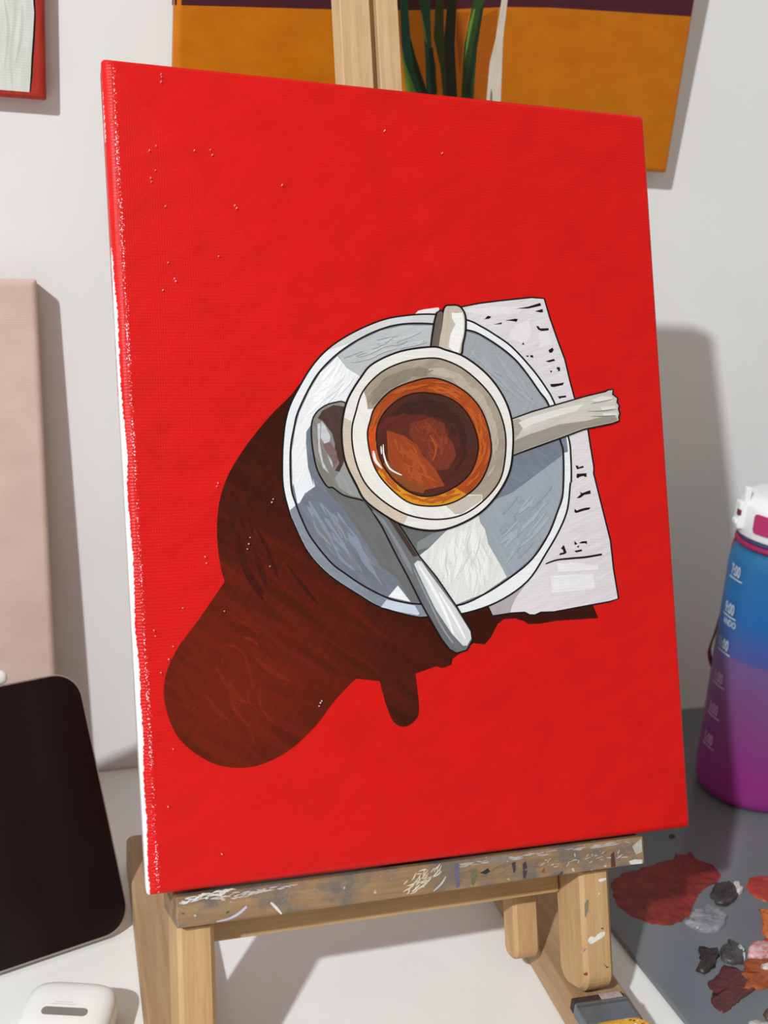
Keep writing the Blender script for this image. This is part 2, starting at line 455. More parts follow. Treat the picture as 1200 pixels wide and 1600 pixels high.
# ---- painted paper under the saucer
paper = C5((230, 115), (330, 95), (450, 80), (640, 60), (710, 65), (740, 170), (785, 300), (830, 420), (858, 540), (885, 640), (965, 830), (980, 930), (1000, 1050)) + C7((985, 0), (1040, 220), (1090, 420), (1110, 600), (1140, 780), (1090, 795), (900, 830), (740, 860), (660, 862), (620, 880), (590, 878), (560, 862), (470, 868), (360, 885), (330, 820)) + [(700, 800), (690, 520)]
po = A.add('painted_paper', [grow(paper, 2.6)], ink, label='white painted sheet with black marks')
A.add('sheet', [paper], paint((222, 216, 219), (208, 203, 207), ang=20, strokes=0.8, rough=0.35), po)
A.add('sheet_shade', [C7((330, 820), (400, 790), (500, 720), (575, 668), (545, 720), (500, 780), (475, 840), (470, 868), (360, 885)),], paint((176, 167, 171), (166, 158, 162), ang=60), po)
A.add('sheet_light', [C7((720, 640), (985, 620), (1000, 715), (900, 730), (730, 745)), C7((760, 560), (860, 555), (1020, 575), (1020, 600), (770, 615))], paint((233, 231, 234), (222, 219, 222), strokes=0.9, rough=0.32), po)
A.add('sheet_light', [C5((250, 130), (420, 110), (600, 110), (560, 150), (430, 160), (300, 150)), C5((540, 220), (620, 190), (640, 260), (600, 330), (500, 290)), C5((680, 260), (740, 250), (760, 330), (690, 350))], paint((229, 223, 229), (218, 212, 219), ang=-40, strokes=0.9, rough=0.32), po)
A.add('sheet_fold', [C4((975, 135), (1000, 110), (1040, 100), (1135, 88), (1143, 100), (1110, 150))], paint((236, 226, 234), (224, 216, 224)), po)
marks = []
def mk5(*p, w=(1, 1, 2)): marks.append(ribbon(C5(*p), w[0], w[1], w[2]))
def mk7(*p, w=(1, 1, 2)): marks.append(ribbon(C7(*p), w[0], w[1], w[2]))
marks += [C5((545, 122), (620, 112), (690, 90), (694, 102), (620, 118)), C5((660, 138), (704, 126), (704, 140), (690, 141)), C5((365, 182), (384, 165), (402, 170), (390, 178)),
          C5((482, 194), (545, 182), (557, 184), (550, 196), (520, 190)), C5((420, 215), (465, 204), (462, 210)), C5((668, 222), (676, 226), (690, 240), (738, 238), (738, 246), (700, 250), (680, 243)),
          C5((585, 330), (590, 320), (596, 332)), C5((605, 398), (622, 398), (618, 404)), C5((632, 396), (645, 396), (648, 406), (634, 404)), C5((740, 366), (752, 358), (762, 352), (766, 362), (758, 376), (746, 378)),
          C5((722, 432), (770, 418), (776, 424), (740, 433)), C5((788, 466), (802, 466), (804, 486), (796, 486), (796, 476), (788, 474)), C5((748, 486), (758, 486), (754, 496)),
          C5((748, 566), (800, 562), (828, 556), (822, 566), (770, 578), (756, 577)), C5((794, 638), (840, 632), (842, 638), (812, 642), (804, 648)),
          C5((898, 1040), (912, 1044), (912, 1054), (942, 1044), (944, 1050), (906, 1060)), C5((906, 1090), (918, 1096), (958, 1088), (960, 1106), (950, 1104), (946, 1098), (918, 1104), (912, 1112), (904, 1110))]
marks += [C7((888, 4), (945, 0), (942, 18), (920, 10), (890, 24)), C7((885, 155), (912, 130), (905, 118), (920, 124), (968, 106), (970, 124), (932, 130), (902, 150)), C7((872, 222), (884, 234), (910, 224), (940, 216), (970, 214), (960, 222), (930, 228), (880, 244), (872, 240)),
          C7((802, 448), (812, 478), (818, 494), (808, 500), (775, 508), (780, 500), (804, 494), (800, 476), (788, 468)), C7((870, 424), (886, 440), (872, 444)), C7((900, 436), (918, 426), (946, 424), (946, 440), (936, 432), (912, 434)), C7((868, 486), (914, 476), (916, 482), (880, 490)), C7((886, 458), (898, 450), (894, 462)),
          ribbon(C7((690, 564), (760, 540), (850, 530), (940, 522), (1040, 505)), 0.5, 1.8, 1.6)]
tag(A.add('black_marks', [grow(m_, 0.7) for m_ in marks], ink, po), kind='stuff')

# ---- painted saucer
so = spline(C4((97, 1100), (105, 950), (120, 840), (150, 740), (200, 640), (290, 490), (400, 370), (550, 270), (740, 185), (900, 150), (1110, 140)) + C5((255, 192), (340, 230), (420, 278), (520, 350), (640, 480), (720, 590), (765, 670)) + C5((848, 870), (864, 1000), (866, 1130)) + C7((838, 60), (820, 220), (770, 350), (690, 490), (570, 670), (380, 800), (160, 872)) + C6((995, 890), (900, 885), (700, 830), (560, 750), (380, 630), (250, 490), (165, 320), (130, 230), (95, 80)))
si = spline(C4((155, 1286), (150, 1050), (175, 890), (200, 790), (270, 640), (345, 520), (460, 405), (600, 310), (750, 240), (900, 205), (1100, 205)) + C5((250, 250), (330, 275), (450, 350), (540, 425), (610, 510), (680, 610), (735, 690)) + C5((800, 890), (820, 980), (817, 1200)) + C7((760, 230), (700, 380), (600, 530), (470, 640), (300, 750), (130, 820)) + C6((950, 810), (850, 800), (740, 770), (600, 700), (480, 620), (390, 550), (270, 400), (210, 280), (175, 190)))
sau = A.add('painted_saucer', [grow(so, 2.8)], ink, label='white painted saucer with a black outline')
A.add('rim', [so], paint((236, 238, 242), (222, 224, 228), strokes=0.5, rough=0.35), sau)
def arc(curve, a, b):
    """dense points of a closed curve between the points nearest a and b, in curve order"""
    ia = min(range(len(curve)), key=lambda i: (curve[i][0] - a[0]) ** 2 + (curve[i][1] - a[1]) ** 2)
    ib = min(range(len(curve)), key=lambda i: (curve[i][0] - b[0]) ** 2 + (curve[i][1] - b[1]) ** 2)
    return curve[ia:ib + 1] if ia <= ib else curve[ia:] + curve[:ib + 1]
gso = grow(so, -0.3)
A.add('rim_shade', [arc(gso, (669, 962), (453, 799)) + arc(si, (464, 787), (657, 942))[::-1] if False else arc(gso, (669, 962), (453, 799)) + arc(si, (655, 942), (464, 789))[::-1]], paint((138, 147, 160), (118, 126, 138), ang=-40, strokes=0.4), sau)
A.add('rim_light', [C6((735, 788), (700, 834), (800, 860), (930, 884), (942, 876), (912, 825), (820, 806))], paint((205, 215, 230), (192, 202, 216)), sau)
A.add('rim_grey', [arc(gso, (513, 546), (679, 494)) + [(677, 507)] + arc(si, (560, 532), (677, 508))[::-1]], paint((212, 212, 212), (198, 198, 199), ang=25), sau)
A.add('rim_grey', [C5((797, 876), (842, 868), (852, 960), (820, 968))], paint((120, 131, 150), (108, 118, 136)), sau)
A.add('inner_line', [grow(si, 2.8)], ink, sau)
A.add('well', [si], paint((120, 128, 141), (104, 110, 120), ang=-50, strokes=0.5, sc=(40, 260, 40)), sau)
for nm, polys, c, c2, an in (
    ('well_light', [[(527, 556)] + arc(si, (680, 506), (680, 506)) + C4((1090, 365), (880, 392), (700, 475), (620, 560), (520, 490), (462, 430))] if False else [C4((462, 408), (600, 313), (750, 243), (900, 208), (1100, 208), (1090, 365), (880, 395), (700, 475), (618, 555), (520, 490))], (190, 193, 195), (178, 181, 184), 20),
    ('well_grey', [C5((250, 254), (330, 279), (450, 354), (540, 429), (610, 514), (680, 614), (733, 692), (640, 732), (515, 776), (400, 560), (222, 395))], (160, 166, 172), (150, 157, 163), 60),
    ('well_dark', [C5((525, 985), (640, 938), (795, 892), (818, 975), (640, 1110), (460, 1200), (400, 1240), (440, 1100))], (122, 131, 145), (108, 116, 129), -35),
    ('well_grey', [C5((818, 980), (816, 1200)) + C7((760, 228), (700, 378), (600, 528), (470, 638), (447, 648), (400, 560), (330, 440), (310, 350), (280, 300), (268, 250), (360, 168), (480, 120)) ], (158, 167, 177), (146, 155, 165), -60),
    ('well_white', [C4((460, 412), (345, 524), (272, 644), (203, 794), (178, 892), (153, 1050), (158, 1286)) + C6((152, 60), (178, 186), (190, 186), (225, 125), (288, 80), (275, 30)) + C4((300, 1286), (262, 1160), (248, 1000), (250, 920), (285, 870), (310, 810), (380, 740), (440, 725), (522, 750), (540, 690), (600, 580), (613, 552), (520, 492))], (238, 239, 241), (224, 226, 230), 60),
    ('well_white', [C7((268, 252), (280, 305), (310, 350), (330, 440), (400, 560), (447, 648), (300, 750), (130, 818), (100, 800), (0, 650)) + C6((940, 512), (1000, 465), (1060, 405), (1130, 335)) + C7((130, 320), (190, 292))], (228, 228, 226), (214, 214, 211), 70),
    ('well_shade', [C6((795, 300), (900, 340), (1125, 335), (1060, 405), (1000, 465), (935, 512), (870, 430))], (106, 108, 109), (96, 98, 99), 50),
    ('well_shade', [C6((1115, 345), (1060, 405), (1000, 460), (925, 480), (925, 430), (1010, 380))], (134, 138, 142), (122, 126, 130), 50),
    ('spoon_shade', [C6((330, 30), (400, 90), (470, 135), (590, 165), (640, 215), (710, 330), (800, 510), (870, 640), (945, 800), (890, 802), (800, 650), (700, 580), (600, 420), (520, 300), (440, 190), (370, 120))], (112, 112, 112), (100, 100, 101), -55),
    ('well_triangle', [C6((805, 700), (745, 770), (885, 802))], (238, 239, 240), (230, 231, 233), 0),
):
    A.add(nm, polys, paint(c, c2, ang=an, strokes=0.75 if 'white' in nm else 0.4, rough=0.34 if 'white' in nm else 0.42), sau)
GBL = C6((200, 210), (300, 110), (420, 190), (560, 330), (640, 460), (760, 640), (740, 740), (600, 680), (480, 600), (390, 530), (280, 380))
strokes('blue_strokes', sau, hatch(GBL, 52, 22, 64, 8, 0.1, 0.06, seed=11), (136, 146, 164), (126, 135, 151), ang=-50)
strokes('grey_strokes', sau, hatch(GBL, 52, 12, 56, 7, 0.1, 0.06, seed=12), (120, 126, 136), (110, 115, 124), ang=-50)
strokes('warm_grey_strokes', sau, hatch(GBL, 52, 4, 60, 5, 0.08, 0.06, seed=13), (144, 145, 144), (134, 135, 134), ang=-50)
WL = C4((455, 430), (360, 530), (290, 650), (230, 780), (210, 900), (240, 880), (330, 760), (500, 730), (590, 570), (520, 500))
strokes('white_strokes', sau, hatch(WL, -50, 18, 46, 6, 0.1, 0.06, seed=14), (242, 243, 245), (236, 237, 240), ang=60, rough=0.3)
strokes('grey_strokes', sau, hatch(WL, -50, 7, 40, 2.0, 0.15, 0.06, seed=15), (222, 224, 228), (215, 217, 221), ang=60, rough=0.3)
WB = C7((255, 270), (300, 440), (420, 640), (300, 730), (140, 800), (20, 640), (10, 480), (120, 340))
strokes('white_strokes', sau, hatch(WB, 78, 22, 54, 8, 0.22, 0.12, seed=16), (234, 234, 232), (226, 226, 224), ang=70, rough=0.3)
strokes('grey_strokes', sau, hatch(WB, 78, 8, 48, 2.4, 0.25, 0.12, seed=17), (214, 214, 210), (206, 206, 202), ang=70, rough=0.3)
GR = C7((330, 300), (420, 560), (460, 620), (600, 500), (700, 360), (760, 200), (770, 60), (620, 60), (400, 190))
strokes('pale_strokes', sau, hatch(GR, -50, 16, 70, 6, 0.12, 0.06, seed=18), (165, 174, 184), (158, 166, 176), ang=-50)
strokes('grey_strokes', sau, hatch(GR, -50, 12, 60, 6, 0.12, 0.06, seed=19), (151, 160, 170), (144, 153, 163), ang=-50)
GT = C5((260, 280), (440, 370), (600, 520), (710, 690), (530, 760), (420, 560), (250, 400))
strokes('pale_strokes', sau, hatch(GT, 45, 10, 56, 6, 0.12, 0.06, seed=20), (164, 170, 175), (157, 163, 169), ang=60)
GL = C4((480, 420), (620, 330), (760, 260), (1080, 225), (1080, 350), (860, 385), (690, 470), (610, 540))
strokes('pale_strokes', sau, hatch(GL, -14, 10, 50, 5, 0.1, 0.06, seed=21), (196, 199, 201), (189, 192, 195), ang=20)
strokes('grey_strokes', sau, hatch(GL, -14, 7, 46, 4, 0.1, 0.06, seed=22), (184, 187, 190), (177, 180, 183), ang=20)

# ---- painted spoon
bowl = spline(C4((520, 748), (430, 733), (350, 768), (300, 830), (288, 920), (300, 1050), (330, 1180), (390, 1280)) + C6((400, 84), (470, 132), (590, 164), (640, 190), (620, 60)) + C4((600, 1000)))
neck = C6((580, 160), (640, 220), (710, 330), (800, 510), (870, 640), (950, 800), (1000, 890), (1080, 1030), (1130, 1095)) + C7((130, 1117), (190, 1100), (225, 1040), (218, 985), (130, 838), (0, 648)) + C6((930, 514), (840, 370), (790, 300), (700, 200))
sp = A.add('painted_spoon', [grow(bowl, 2.3), grow(neck, 2.4)], ink, label='grey painted teaspoon')
A.add('bowl', [bowl], paint((148, 145, 138), (118, 114, 108), ang=-60, strokes=0.5), sp)
A.add('bowl_dark', [C4((515, 755), (430, 742), (355, 780), (325, 830), (360, 850), (420, 930), (440, 1000), (440, 1060), (470, 1130), (440, 1180), (470, 1190), (500, 1120), (510, 1000), (500, 880))], paint((84, 62, 55), (66, 48, 43), ang=-70, strokes=0.5), sp)
A.add('bowl_light', [C4((350, 850), (375, 880), (410, 950), (405, 985), (370, 1000), (345, 960)), C4((390, 1070), (420, 1120), (435, 1170), (410, 1130)), C4((322, 870), (345, 860), (340, 1000), (360, 1120), (400, 1200), (360, 1160), (330, 1050))], paint((205, 206, 212), (180, 180, 186)), sp)
A.add('bowl_mauve', [C4((360, 1005), (410, 990), (450, 1050), (460, 1130), (430, 1170), (420, 1100), (385, 1060))], paint((132, 106, 106), (116, 92, 92)), sp)
A.add('bowl_grey', [C4((500, 1130), (520, 1170), (560, 1260), (575, 1286)) + C6((575, 155), (500, 130), (440, 90)) + C4((440, 1230), (470, 1190))], paint((160, 162, 162), (144, 146, 146), ang=-60), sp)
A.add('handle', [neck], paint((116, 119, 123), (96, 98, 102), ang=-62, strokes=0.4), sp)
A.add('handle_dark', [C6((720, 250), (790, 305), (840, 375), (928, 515), (900, 520), (840, 430), (770, 320))], paint((76, 58, 54), (62, 47, 44), ang=-60), sp)
A.add('handle_pale', [C6((640, 230), (720, 290), (800, 420), (880, 560), (900, 640), (850, 560), (740, 350))], paint((138, 142, 148), (122, 126, 132), ang=-60), sp)
hl = C6((905, 565), (925, 545), (950, 548), (1000, 620), (1165, 842)) + C7((215, 985), (222, 1030), (195, 1075), (170, 1075), (100, 1000), (0, 850)) + C6((1010, 790), (920, 600))
A.add('handle_light', [hl], paint((222, 224, 226), (198, 201, 204), ang=-60, strokes=0.7, rough=0.32), sp)
A.add('handle_gleam', [ribbon(C6((930, 570), (1000, 680), (1090, 850)) + C7((110, 1000)), 1, 2, 5), ribbon(C7((20, 740), (110, 890), (185, 1030)), 1, 1.5, 4)], paint((243, 244, 245), (234, 236, 238), rough=0.3), sp)
A.add('handle_edge', [ribbon(C6((900, 590), (980, 760), (1080, 960), (1150, 1060)), 1, 2, 3.2)], paint((150, 153, 156), (136, 139, 142)), sp)

# ---- painted roll with a ragged end
roll = C5((512, 776), (640, 730), (780, 690), (960, 638), (1070, 612), (1085, 603), (1110, 599), (1106, 626), (1135, 648), (1132, 672), (1145, 690), (1140, 712), (1148, 735), (1142, 760), (1146, 776), (1110, 790), (940, 825), (780, 885), (640, 935), (522, 980), (505, 880))
ro = A.add('painted_roll', [grow(roll, 2.4)], ink, label='cream painted roll with ragged end')
A.add('roll', [roll], paint((206, 203, 194), (188, 184, 175), ang=15, strokes=0.6, sc=(40, 300, 40)), ro)
A.add('roll_shade', [C5((525, 978), (640, 932), (780, 882), (940, 822), (1110, 788), (1140, 775), (1120, 740), (950, 780), (800, 800), (620, 860), (522, 900))], paint((160, 152, 141), (142, 134, 123), ang=15, sc=(40, 300, 40)), ro)
A.add('roll_shade', [C5((514, 780), (560, 765), (600, 800), (560, 860), (525, 905))], paint((176, 167, 156), (160, 151, 141)), ro)
A.add('roll_light', [C5((560, 790), (640, 755), (790, 712), (940, 680), (900, 720), (760, 760), (640, 800), (590, 830)), C5((980, 660), (1050, 635), (1105, 640), (1110, 665), (1040, 672)), C5((1040, 700), (1125, 690), (1135, 705), (1050, 718)), C5((1050, 735), (1130, 730), (1138, 745), (1060, 752))], paint((226, 224, 217), (212, 209, 201), ang=15, rough=0.34), ro)
A.add('roll_lines', [ribbon(C5(*p), 0.4, 0.5, 1.4) for p in (((980, 680), (1060, 665), (1110, 655)), ((960, 725), (1050, 722), (1130, 712)), ((980, 755), (1070, 752), (1130, 748)))], paint((128, 120, 112), (116, 108, 100)), ro)

# ---- painted handle of the cup
h1 = spline(C5((128, 122), (165, 108), (212, 114), (243, 165), (243, 260), (228, 330), (216, 392), (150, 400), (92, 366), (112, 230)), sub=3)
h2 = C5((104, 136), (86, 148), (72, 200), (58, 290), (50, 350), (90, 362), (108, 240), (118, 150))
ho = A.add('painted_handle', [grow(h1, 2.8), grow(h2, 2.6)], ink, label='cream and brown painted cup handle')
A.add('handle_face', [h1], paint((200, 190, 174), (184, 174, 158), ang=80), ho)
A.add('handle_side', [h2], paint((112, 99, 91), (94, 82, 76), ang=80), ho)
A.add('handle_light', [C5((168, 146), (190, 150), (232, 145), (240, 200), (238, 262), (222, 330), (208, 386), (185, 380), (150, 345), (162, 270), (190, 215), (170, 180))], paint((240, 239, 236), (230, 228, 224), strokes=0.7, rough=0.32), ho)

# ---- painted cup
cu = spline(C4((1090, 360), (880, 390), (700, 470), (620, 560), (540, 690), (505, 800), (492, 940)) + C8((80, 720), (150, 870), (200, 960), (300, 1040), (440, 1118), (600, 1150), (740, 1130), (900, 1050), (1010, 940), (1090, 800), (1115, 650), (1110, 480), (1060, 330), (960, 190), (820, 80), (700, 35)))
ci = spline(C8((600, 85), (440, 110), (300, 175), (190, 290), (145, 420), (122, 520), (127, 640), (160, 770), (220, 880), (330, 980), (470, 1055), (640, 1082), (800, 1055), (930, 970), (1030, 850), (1065, 720), (1070, 560), (1030, 410), (950, 280), (820, 160), (700, 100)))
cof = spline(C8((620, 210), (500, 230), (360, 290), (265, 390), (235, 470), (217, 560), (240, 700), (290, 810), (380, 910), (480, 980), (600, 1000), (720, 985), (830, 930), (920, 840), (975, 700), (975, 580), (930, 430), (850, 320), (740, 245)))
cin = spline(C8((560, 300), (440, 325), (340, 400), (285, 490), (272, 590), (300, 720), (370, 830), (470, 910), (570, 940), (680, 920), (800, 850), (870, 760), (900, 630), (870, 500), (800, 390), (700, 325)))
cup = A.add('painted_cup', [grow(cu, 3.1)], ink, label='white painted espresso cup seen from above')
A.add('cup_rim', [cu], paint((232, 230, 226), (220, 217, 212), ang=0, strokes=0.5, rough=0.36), cup)
A.add('rim_beige', [arc(cu, (537, 650), (632, 820)) + arc(ci, (551, 662), (640, 806))[::-1]], paint((208, 194, 178), (196, 181, 164), ang=-50, ribs=0.4), cup)
A.add('rim_line', [grow(ci, 2.6)], ink, cup)
A.add('cup_wall', [ci], paint((172, 160, 143), (148, 136, 120), ang=30, strokes=0.5, sc=(50, 300, 50)), cup)
A.add('wall_light', [C8((560, 150), (680, 140), (790, 180), (830, 215), (740, 205), (640, 190))], paint((190, 180, 165), (176, 166, 150)), cup)
cent = lambda x, y: math.atan2(y - 685, x - 669) + math.pi / 2
strokes('dark_strokes', cup, hatch(C8((200, 400), (215, 290), (330, 190), (470, 125), (620, 100), (640, 200), (500, 225), (350, 285), (250, 390)), 0, 40, 36, 6, 0.08, 0.12, seed=41, focus=cent), (142, 130, 115), (132, 121, 106), ang=40)
strokes('pale_strokes', cup, hatch(C8((640, 100), (820, 180), (950, 300), (1050, 560), (1040, 700), (980, 850), (930, 900), (985, 700), (980, 570), (930, 420), (850, 310), (740, 235)), 0, 46, 36, 5, 0.08, 0.12, seed=42, focus=cent), (184, 173, 157), (176, 164, 148), ang=40)
wl = arc(ci, (568, 611), (752, 782)) + C8((928, 932), (838, 932), (720, 990), (600, 1004), (480, 984), (380, 914), (290, 814), (240, 704), (214, 560), (232, 470), (258, 395), (215, 400), (205, 330))
A.add('wall_white', [wl], paint((236, 235, 231), (222, 220, 214), ang=-50, strokes=0.6, rough=0.36), cup)
A.add('wall_cream', [C8((700, 1000), (830, 940), (925, 935), (925, 968), (800, 1052), (760, 1055)), ], paint((200, 191, 178), (188, 179, 165), ang=40), cup)
cf = A.add('painted_coffee', [grow(cof, 2.4)], ink, label='dark brown and orange painted coffee')
A.add('crema', [cof], paint((176, 80, 30), (152, 62, 20), ang=45, strokes=0.45, sc=(50, 300, 50)), cf)
A.add('crema_bright', [C8((228, 505), (268, 500), (270, 600), (285, 700), (262, 745), (238, 690), (220, 580))], paint((214, 84, 26), (196, 68, 20)), cf)
A.add('crema_yellow', [arc(cof, (588, 735), (727, 772)) + C8((760, 890), (680, 924), (570, 944), (470, 914), (370, 834), (300, 750))], paint((222, 150, 38), (202, 128, 26), ang=20), cf)
A.add('coffee_line', [grow(cin, 2.1)], ink, cf)
A.add('coffee', [cin], paint((88, 40, 30), (70, 31, 24), ang=20, strokes=0.5), cf)
A.add('coffee_dark', [C8((440, 350), (560, 308), (690, 330), (800, 400), (860, 510), (880, 620), (820, 600), (740, 520), (700, 470), (600, 440), (470, 430))], paint((74, 44, 36), (62, 36, 30), ang=-30, strokes=0.5), cf)
A.add('coffee_red', [C8((292, 510), (330, 450), (450, 425), (600, 440), (690, 480), (720, 560), (540, 640), (440, 570), (330, 545))], paint((104, 42, 32), (86, 34, 26), ang=30, strokes=0.6), cf)
A.add('coffee_mid', [C8((480, 490), (600, 452), (690, 490), (700, 550), (750, 620), (765, 690), (720, 770), (650, 785), (600, 740), (540, 650), (470, 560))], paint((126, 54, 34), (108, 44, 28), ang=60, strokes=0.7), cf)
A.add('coffee_light', [C8((332, 532), (440, 565), (520, 620), (560, 690), (640, 780), (695, 878), (560, 906), (450, 880), (390, 800), (340, 700))], paint((162, 72, 32), (140, 58, 24), ang=-60, strokes=0.7), cf)
A.add('coffee_olive', [C8((340, 720), (400, 780), (470, 850), (580, 880), (560, 925), (470, 905), (370, 825), (310, 740))], paint((142, 78, 36), (122, 64, 28), ang=-40), cf)
strokes('brown_strokes', cf, hatch(C8((480, 500), (600, 462), (680, 500), (740, 620), (755, 690), (710, 760), (650, 770), (560, 660)), 60, 22, 22, 4, 0.4, 0.2, seed=31), (140, 62, 38), (130, 56, 34), ang=60)
strokes('dark_strokes', cf, hatch(C8((310, 470), (440, 350), (560, 315), (690, 335), (800, 410), (870, 560), (860, 700), (780, 830), (720, 860), (780, 660), (700, 470), (500, 440)), 0, 40, 30, 5, 0.2, 0.2, seed=32, focus=lambda x, y: math.atan2(y - 695, x - 667) + math.pi / 2), (64, 34, 28), (56, 30, 25), ang=0)
strokes('orange_strokes', cf, hatch(C8((345, 560), (440, 580), (540, 680), (660, 850), (560, 895), (450, 870), (350, 700)), 55, 26, 26, 5, 0.4, 0.25, seed=33), (174, 82, 38), (160, 72, 32), ang=-60)
RING = cof + cin[::-1]
strokes('crema_strokes', cf, hatch(cof, 0, 60, 26, 4, 0.08, 0.1, margin=0.5, holes=(grow(cin, 3),), seed=34, focus=lambda x, y: math.atan2(y - 692, x - 669) + math.pi / 2)[:60], (188, 92, 36), (176, 84, 30), ang=45)
A.add('coffee_swirl', [ribbon(C8((440, 740), (500, 760), (520, 700), (500, 640), (440, 600)), 1, 1, 4), ribbon(C8((520, 790), (600, 830), (660, 860)), 1, 1, 4), ribbon(C8((600, 560), (640, 640), (620, 720)), 1, 1, 3.5)], paint((178, 82, 36), (160, 70, 30), strokes=0.8, rough=0.3), cf)
A.add('coffee_gleam', [ribbon(C8((248, 660), (262, 720), (302, 770)), 2, 1, 4.5), ribbon(C8((310, 620), (315, 690), (350, 770), (425, 812)), 1.0, 1.5, 2.6), ribbon(C8((296, 630), (300, 680)), 1, 1, 2)], paint((240, 238, 235), (226, 222, 218), rough=0.3), cf)

# ---- specks of bare gesso
spk = []
for x, y in [(251, 117), (252, 121), (251, 129), (243, 229), (233, 236), (303, 236), (328, 235), (331, 243), (242, 267), (235, 279), (236, 285), (258, 323), (366, 322), (369, 326), (341, 401), (262, 411), (272, 436), (274, 440), (254, 454), (426, 780), (424, 785), (390, 840), (388, 850), (386, 858), (421, 885), (338, 760), (340, 755), (500, 1098), (498, 1103), (502, 1095), (320, 870), (322, 880), (240, 985), (242, 994), (285, 950), (270, 1010), (263, 1030), (251, 1051), (270, 1170), (262, 1260), (346, 1334), (350, 955), (440, 290), (600, 205), (690, 240)]:
    r = random.uniform(0.55, 0.95); spk.append([(x + r * math.cos(a) * 0.7, y + r * 1.3 * math.sin(a)) for a in (0, 1.2, 2.4, 3.6, 4.8)])
tag(A.add('gesso_specks', spk, paint((240, 226, 226), (232, 214, 214)), redc), kind='stuff')

# ================================================================== the orange painting on the wall
tau = 0.065; T_OR = 0.014
upO = Vector((0, -math.sin(tau), math.cos(tau)))
nO = Vector((1, 0, 0)).cross(upO)
br = at_plane((1043, 271), Vector((0, -T_OR * math.cos(tau) - 0.002, 0.44)), nO)
FO = Frame(br, (1, 0, 0), upO)
xl = FO.l((272, 60))[0]
HO = 0.40
orange = thing('canvas_painting', FO.m, 'orange and plum canvas with painted green stalks, hanging on the wall behind the easel', 'painting')
def orange_mat():
    t = NT('ochre_painted_canvas'); nz = t.noise(t.coord((40, 60, 40)), 1.0, 3, 0.6); fine = t.noise(t.coord((300, 300, 300)), 1.0, 3)
    cc = t.ramp(nz, [(0.3, col((184, 102, 3))), (0.7, col((196, 114, 6)))])
    return t.done(cc, 0.42, t.bump(fine, 0.2, 0.0005), 0.25)
cO = [(xl, 0.0), (0.0, 0.0), (0.0, HO), (xl, HO)]
link('canvas', canvas_mesh(cO, T_OR, (0.005, 0.003, 0.003, 0.004)), orange_mat(), orange)
stretcher(orange, cO, T_OR, PINE)
AO = Art(orange, FO)
def fpt(p): return p
clip = (xl + 0.004, -0.002, 0.004, HO - 0.004)
def CO(*p): return [(520 + x / 4.2857, y / 4.2857) for x, y in p]
pl = [(200, 3), (273, 7), (350, 10), (420, 12), (530, 15), (640, 16), (720, 14), (791, 11), (860, 12), (960, 18), (1081, 26), (1200, 30), (1400, -1200), (100, -1200)]
AO.add('plum_band', [pl], paint((78, 30, 42), (66, 24, 36), strokes=0.2), orange, clip=clip)
# the band wraps round the left edge
yb = FO.l((275, 7))[1]
bm = box_bm(xl + 0.0002, xl + 0.0045, yb, HO - 0.002, -T_OR + 0.001, -0.0012)
link('plum_edge', bm_mesh(bm), paint((78, 30, 42), (66, 24, 36), strokes=0.2), orange)
stalks = [
    ('stalk', CO((455, -1000), (450, 0), (460, 300), (490, 500), (530, 1000), (660, 1000), (625, 600), (560, 400), (520, 250), (500, 0), (500, -1000)), (38, 88, 70), (28, 72, 52)),
    ('stalk', CO((540, -1000), (575, 0), (610, 200), (620, 400), (640, 1000), (705, 1000), (690, 450), (660, 300), (650, 0), (620, -1000)), (44, 84, 66), (34, 68, 46)),
    ('stalk', CO((700, -1000), (690, 0), (675, 250), (720, 450), (770, 1000), (800, 1000), (745, 280), (740, 0), (760, -1000)), (62, 74, 28), (48, 60, 22)),
    ('stalk', CO((780, -1000), (770, 0), (745, 260), (780, 1000), (850, 1000), (815, 300), (830, 0), (850, -1000)), (46, 48, 26), (36, 38, 20)),
    ('stalk', CO((1000, -1000), (940, 0), (880, 300), (840, 1000), (915, 1000), (980, 150), (1020, 0), (1100, -1000)), (52, 78, 34), (40, 62, 26)),
]
AO.add('painted_shade', [CO((930, 1000), (940, 400), (1000, 110), (1105, 60), (1090, 260), (1000, 1000)), CO((825, 250), (830, 80), (915, 80), (870, 330), (850, 500))], paint((168, 88, 10), (158, 80, 8)), orange, clip=clip)
for nm, p, c, c2 in stalks: AO.add(nm, [p], paint(c, c2, ang=80, strokes=0.2), orange, clip=clip)
for p in (CO((456, 330), (480, 410), (560, 620), (590, 1000), (540, 1000), (480, 520)), CO((590, 60), (620, 200), (632, 300), (612, 260), (600, 160)), CO((905, 200), (940, 60), (955, 60), (900, 330), (880, 420))): AO.add('stalk_light', [p], paint((110, 142, 56), (88, 124, 48), ang=80), orange, clip=clip)
AO.add('stalk_dark', [CO((520, 260), (560, 400), (640, 640), (600, 640), (540, 450)), CO((640, 320), (670, 320), (700, 620), (660, 640)), CO((940, 300), (990, 60), (1015, 10), (960, 360), (918, 640), (890, 640))], paint((30, 52, 32), (24, 44, 26), ang=80), orange, clip=clip)
AO.add('white_stalk', [CO((1140, -1000), (1130, 0), (1090, 260), (1050, 420), (1000, 1000), (1112, 1000), (1140, 260), (1170, 0), (1180, -1000))], paint((216, 206, 190), (200, 188, 170), ang=80), orange, clip=clip)
AO.add('stalk_notch', [CO((1062, 585), (1068, 640), (1062, 1000), (1050, 1000), (1054, 640))], paint((120, 108, 92), (100, 90, 76)), orange, clip=clip)

